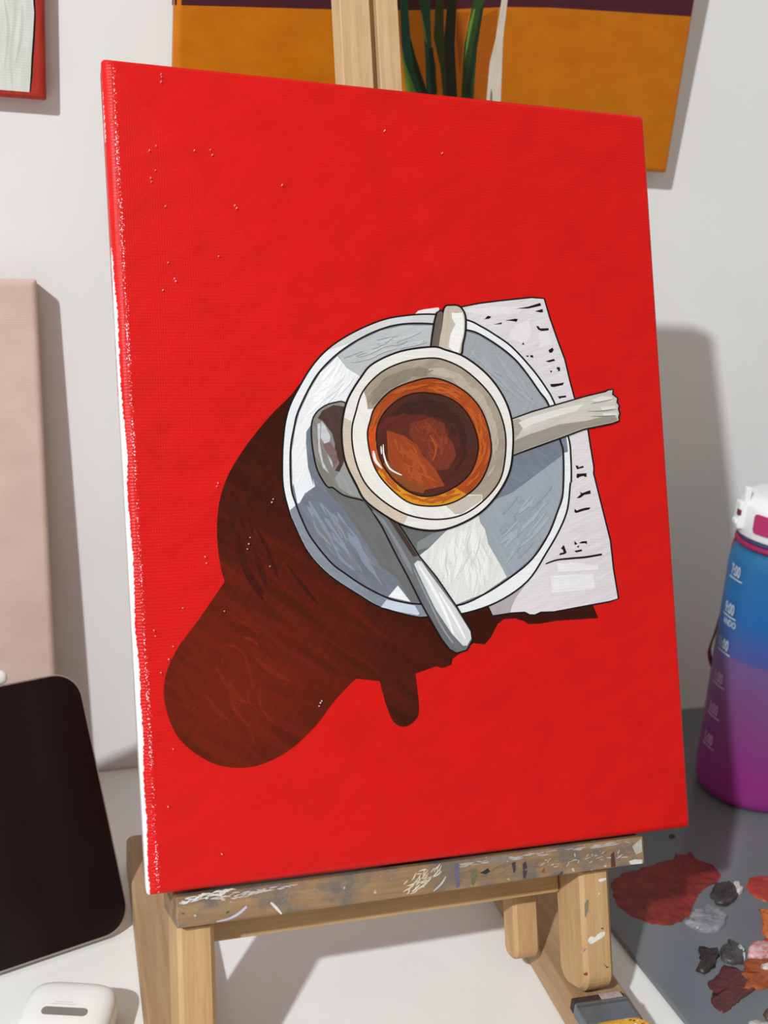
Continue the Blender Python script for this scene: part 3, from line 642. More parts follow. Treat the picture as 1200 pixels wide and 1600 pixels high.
# ================================================================== the red and white picture, top left
T_TL = 0.0115
brT = at_plane((73.5, 157), Vector((0, -T_TL - 0.001, 0)), Vector((0, 1, 0)))
FT = Frame(brT, (1, 0, 0), (0, 0, 1))
tlp = thing('canvas_painting', FT.m, 'small red canvas with a white painted shape, at the upper left of the wall', 'painting')
cT = [(-0.20, 0.0), (0, 0), (0, 0.26), (-0.20, 0.26)]
link('canvas', canvas_mesh(cT, T_TL, (0.004, 0.005, 0.004, 0.004)), paint((186, 62, 48), (166, 46, 36), ang=80, strokes=0.2), tlp)
stretcher(tlp, cT, T_TL, PINE)
AT = Art(tlp, FT)
sx = lambda *p: [(x / 3, y / 3) for x, y in p]
ws = sx((150, -400), (155, 0), (160, 60), (155, 160), (148, 260), (143, 360), (138, 440)) + [(42, 151), (0, 148), (-120, 142), (-180, 60), (-150, -200)]
wo = sx((162, -400), (165, 0), (168, 60), (165, 160), (158, 260), (152, 360), (144, 452)) + [(43, 153.5), (0, 150.5), (-124, 144), (-184, 60), (-154, -204)]
clipT = (-0.19, -0.005, 0.004, 0.25)
wsh = AT.add('painted_shape', [wo], ink, label='white painted shape with a black right edge', clip=clipT)
AT.add('white_area', [ws], paint((224, 228, 222), (198, 203, 196), ang=85, strokes=0.6, sc=(40, 170, 40)), wsh, clip=clipT)
AT.add('grey_strokes', [ribbon(sx(*p), 1, 1, 5) for p in (((60, -60), (70, 80), (50, 260), (60, 420)), ((20, 0), (40, 140), (20, 330)), ((105, 20), (100, 160), (75, 300)))], paint((206, 210, 203), (192, 196, 188), ang=85), wsh, clip=clipT)

# ================================================================== the blank pink canvas leaning on the wall
pT = Vector((0.0335, -0.0195, 0.3612)); pB = Vector((0.0420, -0.0350, 0.0006))
upP = (pT - pB).normalized(); HP = (pT - pB).length
xP = Vector((1, 0, 0)); xP = (xP - upP * xP.dot(upP)).normalized()
FP = Frame(pB, xP, upP)
pink = thing('blank_canvas', FP.m, 'blank dusty pink canvas leaning on the wall behind the tablet', 'canvas')
cP = [(-0.24, 0.0), (0, 0), (0, HP), (-0.24, HP)]
link('canvas', canvas_mesh(cP, 0.0165, (0.004, 0.0045, 0.004, 0.004)), paint((216, 192, 180), (206, 180, 168), rough=0.6, strokes=0.1, sc=(20, 40, 20)), pink)
stretcher(pink, cP, 0.0165, PINE)

# ================================================================== easel
BEECH = wood('beech', (195, 160, 114), (170, 132, 89), 'Z')
BEECH2 = wood('beech_pale', (206, 178, 136), (184, 152, 108), 'Z')
BEECHG = wood('beech_stained', (160, 130, 96), (124, 96, 68), 'Z', grime=(112, 102, 94))
FOOTM = wood('beech_foot', (176, 146, 110), (152, 120, 86), 'Z', sc=0.8)
easel = thing('table_easel', (0.2, -0.27, 0.0), 'wooden table easel with a paint-stained ledge, holding the red canvas', 'easel')
def bar(name, fr, x0, x1, y0, y1, z0, z1, mat, along='Y', bev=0.0012, parent=easel, rnd=None, seg=2):
    """a bar in a frame; mesh is built with its length along local Z so that the grain follows it"""
    c = fr.w((x0 + x1) / 2, (y0 + y1) / 2, (z0 + z1) / 2)
    dx, dy, dz = x1 - x0, y1 - y0, z1 - z0
    if along == 'Y': ax = (fr.z, fr.x, fr.y); s = (dz, dx, dy)
    elif along == 'X': ax = (fr.y, fr.z, fr.x); s = (dy, dz, dx)
    else: ax = (fr.x, fr.y, fr.z); s = (dx, dy, dz)
    m = Matrix(ax).transposed().to_4x4(); m.translation = c
    bm = box_bm(-s[0] / 2, s[0] / 2, -s[1] / 2, s[1] / 2, -s[2] / 2, s[2] / 2)
    if rnd:   # round the lower end, in the plane of the first axis
        ed = [e for e in bm.edges if all(v.co.z < 0 for v in e.verts) and abs(e.verts[0].co.y - e.verts[1].co.y) > 1e-6]
        bmesh.ops.bevel(bm, geom=ed, offset=rnd, segments=7, profile=0.5, affect='EDGES')
    if bev:
        ed = [e for e in bm.edges if len(e.link_faces) == 2 and e.calc_face_angle(0) > 0.6]
        bmesh.ops.bevel(bm, geom=ed, offset=bev, segments=seg, profile=0.5, affect='EDGES', clamp_overlap=True)
    return link(name, bm_mesh(bm), mat, parent, m)
# ledge (slightly out of square with the picture)
tl_, tr_ = FR.l((275, 1401), -0.002), FR.l((1005, 1305.5), -0.002)
dirx = FR.x * (tr_[0] - tl_[0]) + FR.y * (tr_[1] - tl_[1])
FE = Frame(FR.w(tl_[0], tl_[1], -0.002), dirx, FR.y)
LEDGE = dirx.length
ledge = bar('ledge', FE, 0, LEDGE, -0.0150, -0.0004, -0.040, 0.0, BEECHG, 'X', 0.0008)
cb0, cb1 = FE.l((345, 1473), -0.031), FE.l((875, 1392), -0.031)
bar('crossbar', FE, 0.0195, LEDGE - 0.0362, (cb0[1] + cb1[1]) / 2, -0.0152, -0.0365, -0.031, BEECH, 'X')
for x0 in (0.0012, LEDGE - 0.0357):
    bar('post', FE, x0, x0 + 0.0178, -0.0825, -0.0151, -0.037, -0.0068, BEECH, 'Y', 0.0022, rnd=0.011, seg=1)
# slotted mast behind the picture: two laths on a backing strip
FM = Frame(FR.o, FR.x, FR.y)
ml, mr = FR.l((536, 120), -0.022)[0], FR.l((627.5, 120), -0.022)[0]
sl_, sr_ = FR.l((581.5, 90), -0.022)[0], FR.l((592, 90), -0.022)[0]
bar('mast_lath', FM, ml, sl_, -0.015, 0.56, -0.036, -0.0215, BEECH2, 'Y', 0.0006)
bar('mast_lath', FM, sr_, mr, -0.015, 0.56, -0.036, -0.0215, BEECH2, 'Y', 0.0006)
bar('mast_back', FM, sl_ + 0.00005, sr_ - 0.00005, -0.015, 0.55, -0.044, -0.0265, BEECH, 'Y', 0.0006)
for x0 in (0.0098, 0.1962):
    bar('strut', FE, x0, x0 + 0.0158, -0.0735, 0.13, -0.064, -0.048, BEECH, 'Y', 0.002, rnd=0.0075, seg=1)
bar('rear_crossbar', FE, 0.010, LEDGE - 0.045, 0.13, 0.148, -0.064, -0.047, BEECH, 'X')
# feet on the desk
def foot(x_at, yref):
    d = Vector((0.055, 1.0, 0)).normalized(); side = Vector((d.y, -d.x, 0))
    y0, y1 = -0.46, -0.120
    def L(y): return Vector((x_at + 0.055 * (y - yref), y, 0))
    a, b = L(y0), L(y1); ln = (b - a).length; wd = 0.033; h = 0.0195
    c = (a + b) / 2 + side * wd / 2
    m = Matrix((side, Vector((0, 0, -1)), d)).transposed().to_4x4(); m.translation = c + Vector((0, 0, h / 2 + 0.0003))
    bm = box_bm(-wd / 2, wd / 2, -h / 2, h / 2, -ln / 2, ln / 2)
    ed = [e for e in bm.edges if abs(e.verts[0].co.y - e.verts[1].co.y) > 1e-6]
    bmesh.ops.bevel(bm, geom=ed, offset=0.006, segments=5, profile=0.5, affect='EDGES')
    ed = [e for e in bm.edges if len(e.link_faces) == 2 and e.calc_face_angle(0) > 0.9]
    bmesh.ops.bevel(bm, geom=ed, offset=0.0016, segments=2, profile=0.5, affect='EDGES')
    return link('foot', bm_mesh(bm), FOOTM, easel, m)
foot(0.0765, -0.122); foot(0.2915, -0.281)
# dried paint on the ledge and posts
def splats(name, fr, zt, items, parent):
    by = {}
    for c, poly in items: by.setdefault(c, []).append(poly)
    for c, polys in by.items():
        loc = []
        for p in polys:
            q = []
            for px in p:
                w_ = at_plane(px, fr.o + fr.z * zt, fr.z) - fr.o; q.append((w_.dot(fr.x), w_.dot(fr.y)))
            loc.append(q)
        pm_ = plain('dried_paint_%d_%d_%d' % c, c, 0.45, var=0.12, scale=300, bump=0.3)
        for q in loc: link(name, slabs_mesh([q], zt - 0.0004, zt + 0.00018), pm_, parent, fr.m)
def CL(*p): return [(240 + x / 5, 1340 + y / 5) for x, y in p]
def CM(*p): return [(600 + x / 2.4, 1260 + y / 2.4) for x, y in p]
def CP_(*p): return [(760 + x / 4.286, 1330 + y / 4.286) for x, y in p]
items = [
    ((190, 182, 205), ribbon(CL((490, 500), (580, 480), (660, 440), (728, 382)), 1, 3.5, 3.5)),
    ((214, 210, 206), ribbon(CL((915, 350), (955, 390), (1000, 440)), 2.5, 2, 4.5)),
    ((120, 116, 116), CL((990, 295), (1002, 300), (1010, 325), (1060, 255), (1040, 310), (1015, 352), (998, 350))),
    ((60, 46, 40), CL((565, 440), (572, 424), (596, 422), (580, 430))), ((60, 46, 40), CL((218, 436), (238, 432), (236, 444))),
    ((130, 52, 46), CL((388, 318), (402, 318), (412, 332), (400, 336))),
    ((96, 92, 120), CM((266, 215), (280, 210), (284, 300), (272, 305), (264, 262))), ((104, 104, 78), CM((330, 235), (345, 230), (350, 260), (335, 298), (326, 290))),
    ((40, 34, 36), CM((360, 250), (390, 232), (398, 246), (380, 254))), ((70, 52, 62), CM((478, 212), (492, 208), (494, 240), (486, 250))), ((70, 50, 60), CM((520, 215), (532, 206), (538, 235), (530, 270), (522, 268))),
    ((146, 60, 50), CM((590, 245), (600, 230), (604, 250))), ((58, 60, 100), CM((652, 258), (668, 242), (672, 252))), ((190, 180, 60), CM((460, 272), (470, 270), (470, 278))),
    ((205, 206, 204), CM((918, 206), (940, 198), (968, 200), (968, 214), (925, 218))), ((176, 172, 160), CM((930, 150), (965, 120), (968, 170), (945, 180))), ((84, 46, 44), CM((850, 180), (862, 170), (868, 225), (852, 228))),
    ((132, 120, 112), CM((380, 195), (470, 180), (460, 205), (400, 215))),
    ((190, 186, 180), ribbon(CM((185, 318), (215, 290), (232, 262)), 1, 1, 2.5)),
]
splats('paint_smear', FE, 0.0, items, easel)
scr = []
for c, reg, ang, n, L, w_, sd in (((208, 206, 202), CL((175, 345), (250, 310), (400, 272), (560, 242), (650, 228), (660, 250), (520, 300), (440, 330), (330, 345), (250, 365), (185, 380)), -12, 46, 14, 2.0, 51), ((190, 178, 172), CL((420, 320), (620, 270), (900, 225), (1180, 185), (1180, 215), (920, 262), (620, 330), (480, 350)), -14, 40, 14, 2.2, 52),
        ((206, 196, 178), CM((60, 300), (130, 235), (220, 205), (225, 250), (150, 305), (100, 332), (70, 330)), -50, 44, 13, 1.8, 53), ((120, 104, 106), CL((660, 250), (900, 205), (1060, 190), (1060, 240), (900, 262), (700, 275)), -20, 30, 12, 2.4, 54), ((170, 164, 160), CM((240, 215), (470, 185), (720, 150), (950, 118), (950, 135), (720, 170), (480, 205), (250, 238)), -10, 46, 18, 2.2, 55),
        ((120, 106, 96), CM((240, 240), (480, 205), (720, 170), (950, 135), (955, 180), (720, 220), (480, 250), (260, 290)), -20, 60, 15, 2.4, 56), ((186, 180, 170), CM((560, 200), (720, 180), (900, 150), (940, 190), (720, 225), (600, 240)), -30, 26, 10, 1.4, 57)):
    scr.append((c, hatch(reg, ang, n, L, w_, 0.3, 0.1, 0.0, seed=sd)))
for c, polys in scr:
    loc = [[FE.l(q) for q in p] for p in polys]
    tag(link('paint_scuff', slabs_mesh(loc, -0.0003, 0.00012), plain('scuffed_paint_%d_%d_%d' % c, c, 0.5, var=0.15, scale=300), easel, FE.m), kind='stuff')
items = [((222, 218, 212), spline(CP_((680, 600), (700, 570), (725, 575), (760, 545), (792, 540), (785, 570), (740, 600), (700, 622)), sub=3)), ((222, 218, 212), CP_((750, 190), (770, 182), (800, 178), (802, 190), (780, 202), (755, 205))),
         ((214, 150, 142), CP_((632, 660), (650, 645), (664, 650), (645, 670))), ((150, 52, 46), CP_((650, 825), (672, 812), (676, 826), (660, 832))), ((128, 122, 100), CP_((660, 350), (672, 322), (684, 330), (680, 400), (662, 440))),
         ((52, 42, 36), CP_((782, 750), (800, 770), (820, 776), (806, 782))), ((70, 52, 40), CP_((766, 515), (782, 512), (780, 524))), ((216, 212, 206), CP_((750, 280), (758, 276), (758, 290), (752, 290)))]
splats('paint_fleck', FE, -0.0068, items, easel)

# ================================================================== wide flat brush lying on the right foot
d = Vector((0.055, 1.0, 0)).normalized()
bp = at_z((931, 1558), 0.0262)
FB = Frame(Vector((bp.x, bp.y, 0.0255)), Vector((d.y, -d.x, 0)) * 1.0, d)
brush = thing('paint_brush', FB.m, 'wide flat brush with grey ferrule and yellow handle, lying on the easel foot', 'paintbrush')
def brush_mat():
    t = NT('spattered_yellow_handle'); n = t.noise(t.coord(), 260, 3, 0.6)
    base = t.ramp(t.noise(t.coord((80, 20, 80)), 1.0, 3), [(0.35, col((196, 138, 30))), (0.65, col((222, 168, 48)))])
    m1 = t.ramp(n, [(0.60, (0, 0, 0, 1)), (0.63, (1, 1, 1, 1))]); c1 = t.mix(m1, base, col((222, 214, 200)))
    n2 = t.noise(t.coord((1, 1, 1), (1, 2, 0.4)), 300, 3, 0.6); m2 = t.ramp(n2, [(0.62, (0, 0, 0, 1)), (0.65, (1, 1, 1, 1))])
    return t.done(t.mix(m2, c1, col((70, 50, 40))), 0.4, t.bump(n, 0.5, 0.001), 0.5)
link('bristles', bm_mesh(box_bm(-0.0148, 0.0148, -0.005, 0.0, -0.0042, 0.0026, 0.0008)), plain('dark_stiff_bristles', (58, 38, 34), 0.8, var=0.4, scale=700, bump=0.6), brush)
link('dried_paint', bm_mesh(box_bm(0.001, 0.0135, -0.0052, -0.0004, 0.0022, 0.0031, 0.0003)), plain('dried_mauve_paint', (168, 150, 148), 0.5, var=0.2, scale=400, bump=0.4), brush)
fe = link('ferrule', bm_mesh(box_bm(-0.0152, 0.0152, -0.022, -0.0048, -0.0048, 0.0036, 0.0014)), plain('grey_metal', (104, 110, 116), 0.35, 0.5, 0.35, var=0.12, scale=120), brush)
link('seam', bm_mesh(box_bm(-0.0151, 0.0151, -0.0088, -0.0076, 0.003, 0.0040, 0.0003)), plain('grey_metal_dark', (84, 90, 96), 0.4, 0.5, 0.35), fe)
bmh = rounded_prism(0.036, 0.095, 0.010, -0.0052, 0.0048, 0.003)
bmesh.ops.translate(bmh, verts=bmh.verts[:], vec=(0.0012, -0.068, 0))
link('handle', bm_mesh(bmh), brush_mat(), brush)

# ================================================================== grey palette with paint
PX0, PX1, PY0, PY1, PZ = 0.3547, 0.80, -0.60, -0.006, 0.004
def pal_mat():
    t = NT('grey_palette_sheet'); n = t.noise(t.coord(), 14, 3)
    return t.done(t.ramp(n, [(0.3, col((104, 108, 112))), (0.7, col((112, 116, 120)))]), t.ramp(n, [(0.3, (0.13, 0.13, 0.13, 1)), (0.7, (0.2, 0.2, 0.2, 1))]), None, 0.5)
pal = thing('palette', ((PX0 + PX1) / 2, (PY0 + PY1) / 2, 0.0003), 'flat grey glossy palette sheet with dabs of wet paint, lying under the bottle', 'palette')
link('palette_sheet', bm_mesh(box_bm(PX0, PX1, PY0, PY1, 0.0003, PZ, 0.0009)), pal_mat(), pal, Matrix.Identity(4))
def dab_mat(c, c2, rough=0.35, sc=150):
    t = NT('wet_paint_%d_%d_%d' % c); n = t.noise(t.coord((1, 1.0, 1), (0, 0, 0.6)), sc, 4, 0.6, 0.8); n2 = t.noise(t.coord((60, 260, 60), (0, 0, -0.5)), 1.0, 3)
    f = t.math('ADD', t.math('MULTIPLY', n, 0.5), t.math('MULTIPLY', n2, 0.5))
    return t.done(t.ramp(f, [(0.38, col(c2)), (0.6, col(c))]), rough, t.bump(n, 0.7, 0.0015), 0.5)
def dab(px, c, c2, h, label, rough=0.4, rag=0.0008):
    pts = [at_z(p, PZ) for p in px]; P2 = [(p.x, p.y) for p in pts]
    dense = []
    for i in range(len(P2)):
        a, b = Vector(P2[i]), Vector(P2[(i + 1) % len(P2)])
        k = max(2, int((b - a).length / 0.0022))
        for j in range(k):
            q = a.lerp(b, j / k); dense.append((q.x + random.uniform(-rag, rag), q.y + random.uniform(-rag, rag)))
    c0 = Vector((sum(p[0] for p in dense) / len(dense), sum(p[1] for p in dense) / len(dense)))
    V = [(x, y, PZ - 0.0002) for x, y in dense]; n = len(dense); Fc = []
    prev = 0
    for s_, z in ((0.985, h * 0.55), (0.90, h * 0.9), (0.72, h), (0.4, h * 0.9)):
        b = len(V)
        for x, y in dense:
            q = c0 + (Vector((x, y)) - c0) * s_; V.append((q.x, q.y, PZ + z * random.uniform(0.75, 1.2)))
        for i in range(n): j = (i + 1) % n; Fc.append((prev + i, prev + j, b + j, b + i))
        prev = b
    V.append((c0.x, c0.y, PZ + h)); k = len(V) - 1
    for i in range(n): Fc.append((prev + i, prev + (i + 1) % n, k))
    me = py_mesh(V, Fc, True)
    return link('paint_dab', me, dab_mat(c, c2, rough), pal, Matrix.Identity(4), label)
def CA(*p): return [(900 + x / 4, 1250 + y / 4) for x, y in p]
def CB(*p): return [(1000 + x / 6, 1420 + y / 6) for x, y in p]
dab(CA((215, 520), (280, 465), (400, 430), (530, 385), (640, 368), (622, 332), (700, 352), (716, 322), (745, 365), (850, 400), (905, 455), (895, 510), (790, 560), (740, 640), (720, 720), (640, 770), (560, 790), (450, 770), (370, 740), (270, 680), (225, 600)), (140, 46, 34), (104, 32, 24), 0.0008, 'wide brick red smear of paint', 0.4)
dab(CA((840, 600), (870, 540), (960, 518), (1010, 560), (1005, 620), (930, 670), (880, 665)), (70, 62, 62), (46, 40, 40), 0.0032, 'small charcoal dab of paint')
dab(CA((980, 540), (1010, 525), (1040, 575), (1005, 595)), (216, 206, 202), (180, 170, 168), 0.0036, 'tiny white dab of paint')
dab(CA((678, 770), (740, 700), (820, 660), (900, 690), (950, 740), (930, 790), (860, 840), (760, 820)), (150, 152, 158), (112, 114, 120), 0.003, 'pale grey dab of paint', 0.3)
dab(CB((555, 370), (590, 362), (640, 392), (730, 390), (742, 450), (700, 560), (600, 622), (518, 590), (560, 500)), (52, 42, 40), (38, 30, 30), 0.0028, 'blackish brown dab of paint')
dab(CB((750, 400), (830, 315), (920, 350), (985, 430), (960, 525), (860, 530), (760, 490)), (82, 78, 76), (56, 52, 52), 0.0032, 'dark grey dab of paint')
dab(CB((895, 365), (930, 372), (985, 450), (975, 490), (950, 430)), (196, 202, 206), (150, 156, 160), 0.0034, 'thin pale grey streak of paint')
dab(CB((622, 715), (740, 600), (790, 530), (900, 560), (985, 600), (1095, 700), (1090, 762), (950, 860), (850, 940), (770, 988), (690, 920), (668, 850), (682, 780)), (96, 44, 42), (70, 30, 30), 0.0012, 'maroon dab of paint')
dab(CB((980, 500), (1030, 480), (1300, 470), (1320, 720), (1200, 745), (1100, 760), (940, 765), (1000, 690), (908, 610), (990, 622)), (168, 86, 42), (134, 60, 28), 0.0016, 'burnt orange dab of paint')
dab(CB((1130, 560), (1180, 535), (1230, 560), (1200, 590), (1140, 585)), (222, 206, 196), (200, 180, 170), 0.003, 'cream fleck of paint')
dab(CB((1005, 440), (1050, 340), (1120, 330), (1300, 345), (1300, 460), (1120, 482), (1040, 480)), (226, 190, 192), (186, 112, 112), 0.0034, 'pink and white dab of paint', 0.3)
dab(CB((1090, 328), (1200, 288), (1330, 270), (1330, 350), (1180, 352)), (196, 42, 34), (160, 30, 24), 0.002, 'bright red dab of paint')
dab(CB((1128, 15), (1300, -10), (1330, 240), (1200, 285), (1150, 232), (1142, 120)), (206, 118, 48), (178, 80, 34), 0.002, 'orange dab of paint')
dab(CA((1058, 545), (1092, 488), (1290, 470), (1300, 640), (1200, 640), (1120, 612)), (176, 62, 44), (150, 46, 34), 0.0014, 'rust red smear of paint')
dab(CB((1150, 1000), (1200, 948), (1320, 930), (1320, 1060), (1190, 1045)), (104, 76, 62), (80, 56, 46), 0.002, 'brown dab of paint')
dab(CB((1000, 1078), (1100, 1062), (1200, 1066), (1210, 1130), (1030, 1140)), (188, 186, 182), (120, 116, 114), 0.002, 'off white dab of paint')
dab(CA((578, 228), (596, 212), (620, 224), (612, 242), (588, 242)), (64, 46, 44), (50, 36, 36), 0.0006, 'tiny dark speck of paint', rag=0.0002)

# ================================================================== water bottle
BX, BY, BR_ = 0.5472, -0.1362, 0.0432
BZ = PZ + 0.0002
bot = thing('water_bottle', (BX, BY, BZ), 'frosted blue to magenta water bottle with white lid, standing on the grey palette', 'bottle')
def bottle_mat():
    t = NT('frosted_gradient_plastic'); sep = t.n('ShaderNodeSeparateXYZ'); t.coord(); t.l(t.tc.outputs['Object'], sep.inputs[0])
    z = t.math('DIVIDE', sep.outputs[2], 0.21)
    cc = t.ramp(z, [(0.0, col((160, 46, 138))), (0.12, col((152, 50, 132))), (0.42, col((126, 80, 132))), (0.545, col((116, 90, 144))), (0.555, col((80, 88, 158))), (0.70, col((26, 108, 176))), (0.92, col((38, 116, 168)))])
    t.b.inputs['Transmission Weight'].default_value = 0.12
    t.b.inputs['Subsurface Weight'].default_value = 1.0; t.b.inputs['Subsurface Radius'].default_value = (1, 1, 1); t.b.inputs['Subsurface Scale'].default_value = 0.035
    return t.done(cc, 0.38, None, 0.4)
prof = [(0.0, 0.0), (0.030, 0.0), (0.0375, 0.0012), (0.0412, 0.0042), (0.0430, 0.010), (BR_, 0.018), (BR_, 0.100), (BR_, 0.180), (0.0428, 0.187), (0.0414, 0.1925), (0.0396, 0.1955), (0.0385, 0.197), (0.0385, 0.204)]
v, f_ = lathe(prof[1:], 96)
link('body', py_mesh(v, f_, True), bottle_mat(), bot)
MAG = plain('magenta_silicone', (150, 34, 84), 0.45)
v, f_ = lathe([(0.0386, 0.1972), (0.0412, 0.1974), (0.0418, 0.1990), (0.0412, 0.2010), (0.0386, 0.2012)], 96)
link('neck_ring', py_mesh(v, f_, True), MAG, bot)
v, f_ = lathe([(0.0385, 0.2012), (0.0398, 0.2014), (0.0400, 0.2040), (0.0385, 0.2046)], 96)
link('neck_collar', py_mesh(v, f_, True), plain('navy_plastic', (52, 78, 120), 0.4), bot)
LIDM = plain('white_plastic', (236, 238, 240), 0.35, var=0.01)
v, f_ = lathe([(0.037, 0.2046), (0.0415, 0.2048), (0.0422, 0.2060), (0.0420, 0.2265), (0.0412, 0.2288), (0.0395, 0.2296), (0.0392, 0.2305), (0.0386, 0.2318), (0.036, 0.2336), (0.030, 0.2350), (0.015, 0.2358), (0.003, 0.2360)], 96)
lid = link('lid', py_mesh(v, f_, True), LIDM, bot)
# directions on the bottle: 0 faces the camera, positive to the right
tocam = math.atan2(CC.y - BY, CC.x - BX)
def bang(px, R):
    d = ray(px); a = d.x * d.x + d.y * d.y; ex, ey = CC.x - BX, CC.y - BY
    b = 2 * (d.x * ex + d.y * ey); c = ex * ex + ey * ey - R * R; D = b * b - 4 * a * c
    t_ = (-b - math.sqrt(D)) / (2 * a) if D > 0 else -b / (2 * a)
    p = CC + d * t_; return math.atan2(p.y - BY, p.x - BX), p.z - BZ
def curved_rect(a0_, a1_, z0_, z1_, ra, rz, R0, R1, n=28):
    """a rectangle with rounded corners, bent round the cylinder"""
    V = []; Fc = []
    for i in range(n + 1):
        t_ = i / n; a = a0_ + (a1_ - a0_) * t_
        e = min(a - a0_, a1_ - a); k = 1.0
        ins = rz * (1 - math.sqrt(max(0.0, 1 - (1 - e / ra) ** 2))) if ra > 0 and e < ra else 0.0
        for R, z in ((R0, z0_ + ins), (R1, z0_ + ins), (R1, z1_ - ins), (R0, z1_ - ins)): V.append((R * math.cos(a), R * math.sin(a), z))
    for i in range(n):
        for q in range(4): q2 = (q + 1) % 4; Fc.append((i * 4 + q, i * 4 + q2, i * 4 + 4 + q2, i * 4 + 4 + q))
    Fc += [(0, 3, 2, 1), (n * 4, n * 4 + 1, n * 4 + 2, n * 4 + 3)]
    me = py_mesh(V, Fc); bm_ = bmesh.new(); bm_.from_mesh(me); bmesh.ops.recalc_face_normals(bm_, faces=bm_.faces[:]); bm_.to_mesh(me); bm_.free(); return me
# button on the lid
a0, _ = bang((1178, 822), 0.0422)
link('lid_button', curved_rect(a0, a0 + 0.55, 0.2105, 0.2245, 0.06, 0.0026, 0.041, 0.0431, 40), plain('magenta_button', (176, 44, 102), 0.4), lid)
# latch at the left of the lid
la, _ = bang((1160, 800), 0.0424)
def latch_box(name, da, r0, r1, hw, z0, z1, bev, mat=LIDM, par=lid):
    a = la + da; m = MW[bot] @ Matrix.Rotation(a, 4, 'Z')
    return link(name, bm_mesh(box_bm(r0, r1, -hw, hw, z0, z1, bev)), mat, par, m)
latch_box('latch', -0.02, 0.040, 0.0462, 0.0050, 0.2090, 0.2290, 0.0018)
latch_box('latch_arm', 0.04, 0.0395, 0.0440, 0.0026, 0.2270, 0.2400, 0.0010)
latch_box('latch_pivot', -0.02, 0.0430, 0.0476, 0.0036, 0.2120, 0.2160, 0.0012)
latch_box('latch_slot', 0.05, 0.0440, 0.0468, 0.0018, 0.2190, 0.2235, 0.0005, plain('maroon_strap', (110, 24, 44), 0.5))
# carry strap hanging behind the left side
STRAP = plain('dark_red_strap', (150, 18, 46), 0.55)
sa, _ = bang((1116, 1000), BR_)
path = [(0.0395, 0.1995), (0.0418, 0.190), (0.0421, 0.170), (0.0421, 0.142), (0.0440, 0.121), (0.0466, 0.105), (0.0456, 0.098), (0.0426, 0.091)]
path = spline(path, False, 4); V = []; Fc = []
for r, z in path:
    for dr, da in ((0, -0.10), (0.0009, -0.10), (0.0009, 0.10), (0, 0.10)):
        a = sa - 0.16 + da; V.append(((r + dr) * math.cos(a), (r + dr) * math.sin(a), z))
for i in range(len(path) - 1):
    for k in range(4): k2 = (k + 1) % 4; Fc.append((i * 4 + k, i * 4 + k2, i * 4 + 4 + k2, i * 4 + 4 + k))
link('strap', py_mesh(V, Fc), STRAP, bot)
# printed hour marks on the left side
def text_mesh(s, size, xs):
    cu_ = bpy.data.curves.new('print', 'FONT'); cu_.body = s; cu_.size = size; cu_.align_x = 'RIGHT'; cu_.offset = size * 0.018; cu_.resolution_u = 3
    o = bpy.data.objects.new('print', cu_); COL.objects.link(o)
    dg = bpy.context.evaluated_depsgraph_get(); me = bpy.data.meshes.new_from_object(o.evaluated_get(dg))
    bpy.data.objects.remove(o); bpy.data.curves.remove(cu_)
    bm = bmesh.new(); bm.from_mesh(me); bpy.data.meshes.remove(me)
    bmesh.ops.triangulate(bm, faces=bm.faces[:])
    for v_ in bm.verts: v_.co.x *= xs
    return bm
PRINT = plain('white_print', (190, 205, 218), 0.5, var=0.02)
PRINT2 = plain('faded_print', (200, 160, 196), 0.5, var=0.02)
ar, _ = bang((1159, 912), BR_)
RP = BR_ + 0.00012
def wrap(bm, z0):
    for v_ in bm.verts:
        a = ar + v_.co.x / BR_; v_.co = Vector((RP * math.cos(a), RP * math.sin(a), z0 + v_.co.y))
    return bm
rows = [(912, '7:00', ''), (970, '9:00', 'ANDO'), (1025, '11:00', ''), (1076, '1:00', ''), (1124, '3:00', ''), (1170, '5:00', '')]
for i, (yp, hr, wd) in enumerate(rows):
    xp = 1159 - (yp - 912) * 0.19
    _, z0 = bang((xp, yp), BR_)
    pm = PRINT if i < 3 else PRINT2
    b1 = text_mesh(hr, 0.0115, 0.62)
    bmesh.ops.translate(b1, verts=b1.verts[:], vec=(-0.0030, 0.0026, 0))
    me = bm_mesh(wrap(b1, z0)); link('hour_print', me, pm, bot)
    link('print_line', curved_rect(ar - 0.017 / BR_, ar, z0, z0 + 0.0009, 0, 0, BR_ - 0.0003, RP), pm, bot)
    if wd:
        b2 = text_mesh(wd, 0.0066, 0.8); bmesh.ops.translate(b2, verts=b2.verts[:], vec=(0.0012, -0.0062, 0))
        link('word_print', bm_mesh(wrap(b2, z0)), pm, bot)

# ================================================================== tablet
TB = at_z((207, 1459), 0.0); TL_ = at_z((0, 1529.6), 0.0)
ux = (TB - TL_).normalized(); bk = Vector((-ux.y, ux.x, 0))
lam = math.radians(33); HT = 0.1570; WT = 0.245; TT = 0.0060
upT = Vector((0, 0, 1)) * math.cos(lam) + bk * math.sin(lam)
FTB = Frame(TB + Vector((0, 0, 0.0036)), ux, upT)
tab = thing('tablet', FTB.m, 'black-screened tablet in silver metal, propped up at the left of the easel', 'tablet')
SILV = plain('silver_aluminium', (186, 180, 176), 0.32, 0.5, 0.85, var=0.03)
bmb = rounded_prism(WT, HT, 0.0165, -TT, 0.0, 0.0009, 10); bmesh.ops.translate(bmb, verts=bmb.verts[:], vec=(-WT / 2, HT / 2, 0))
link('body', bm_mesh(bmb), SILV, tab)
bms = rounded_prism(WT - 0.0022, HT - 0.0022, 0.0155, -0.0005, 0.0002, 0.0001, 10); bmesh.ops.translate(bms, verts=bms.verts[:], vec=(-WT / 2, HT / 2, 0))
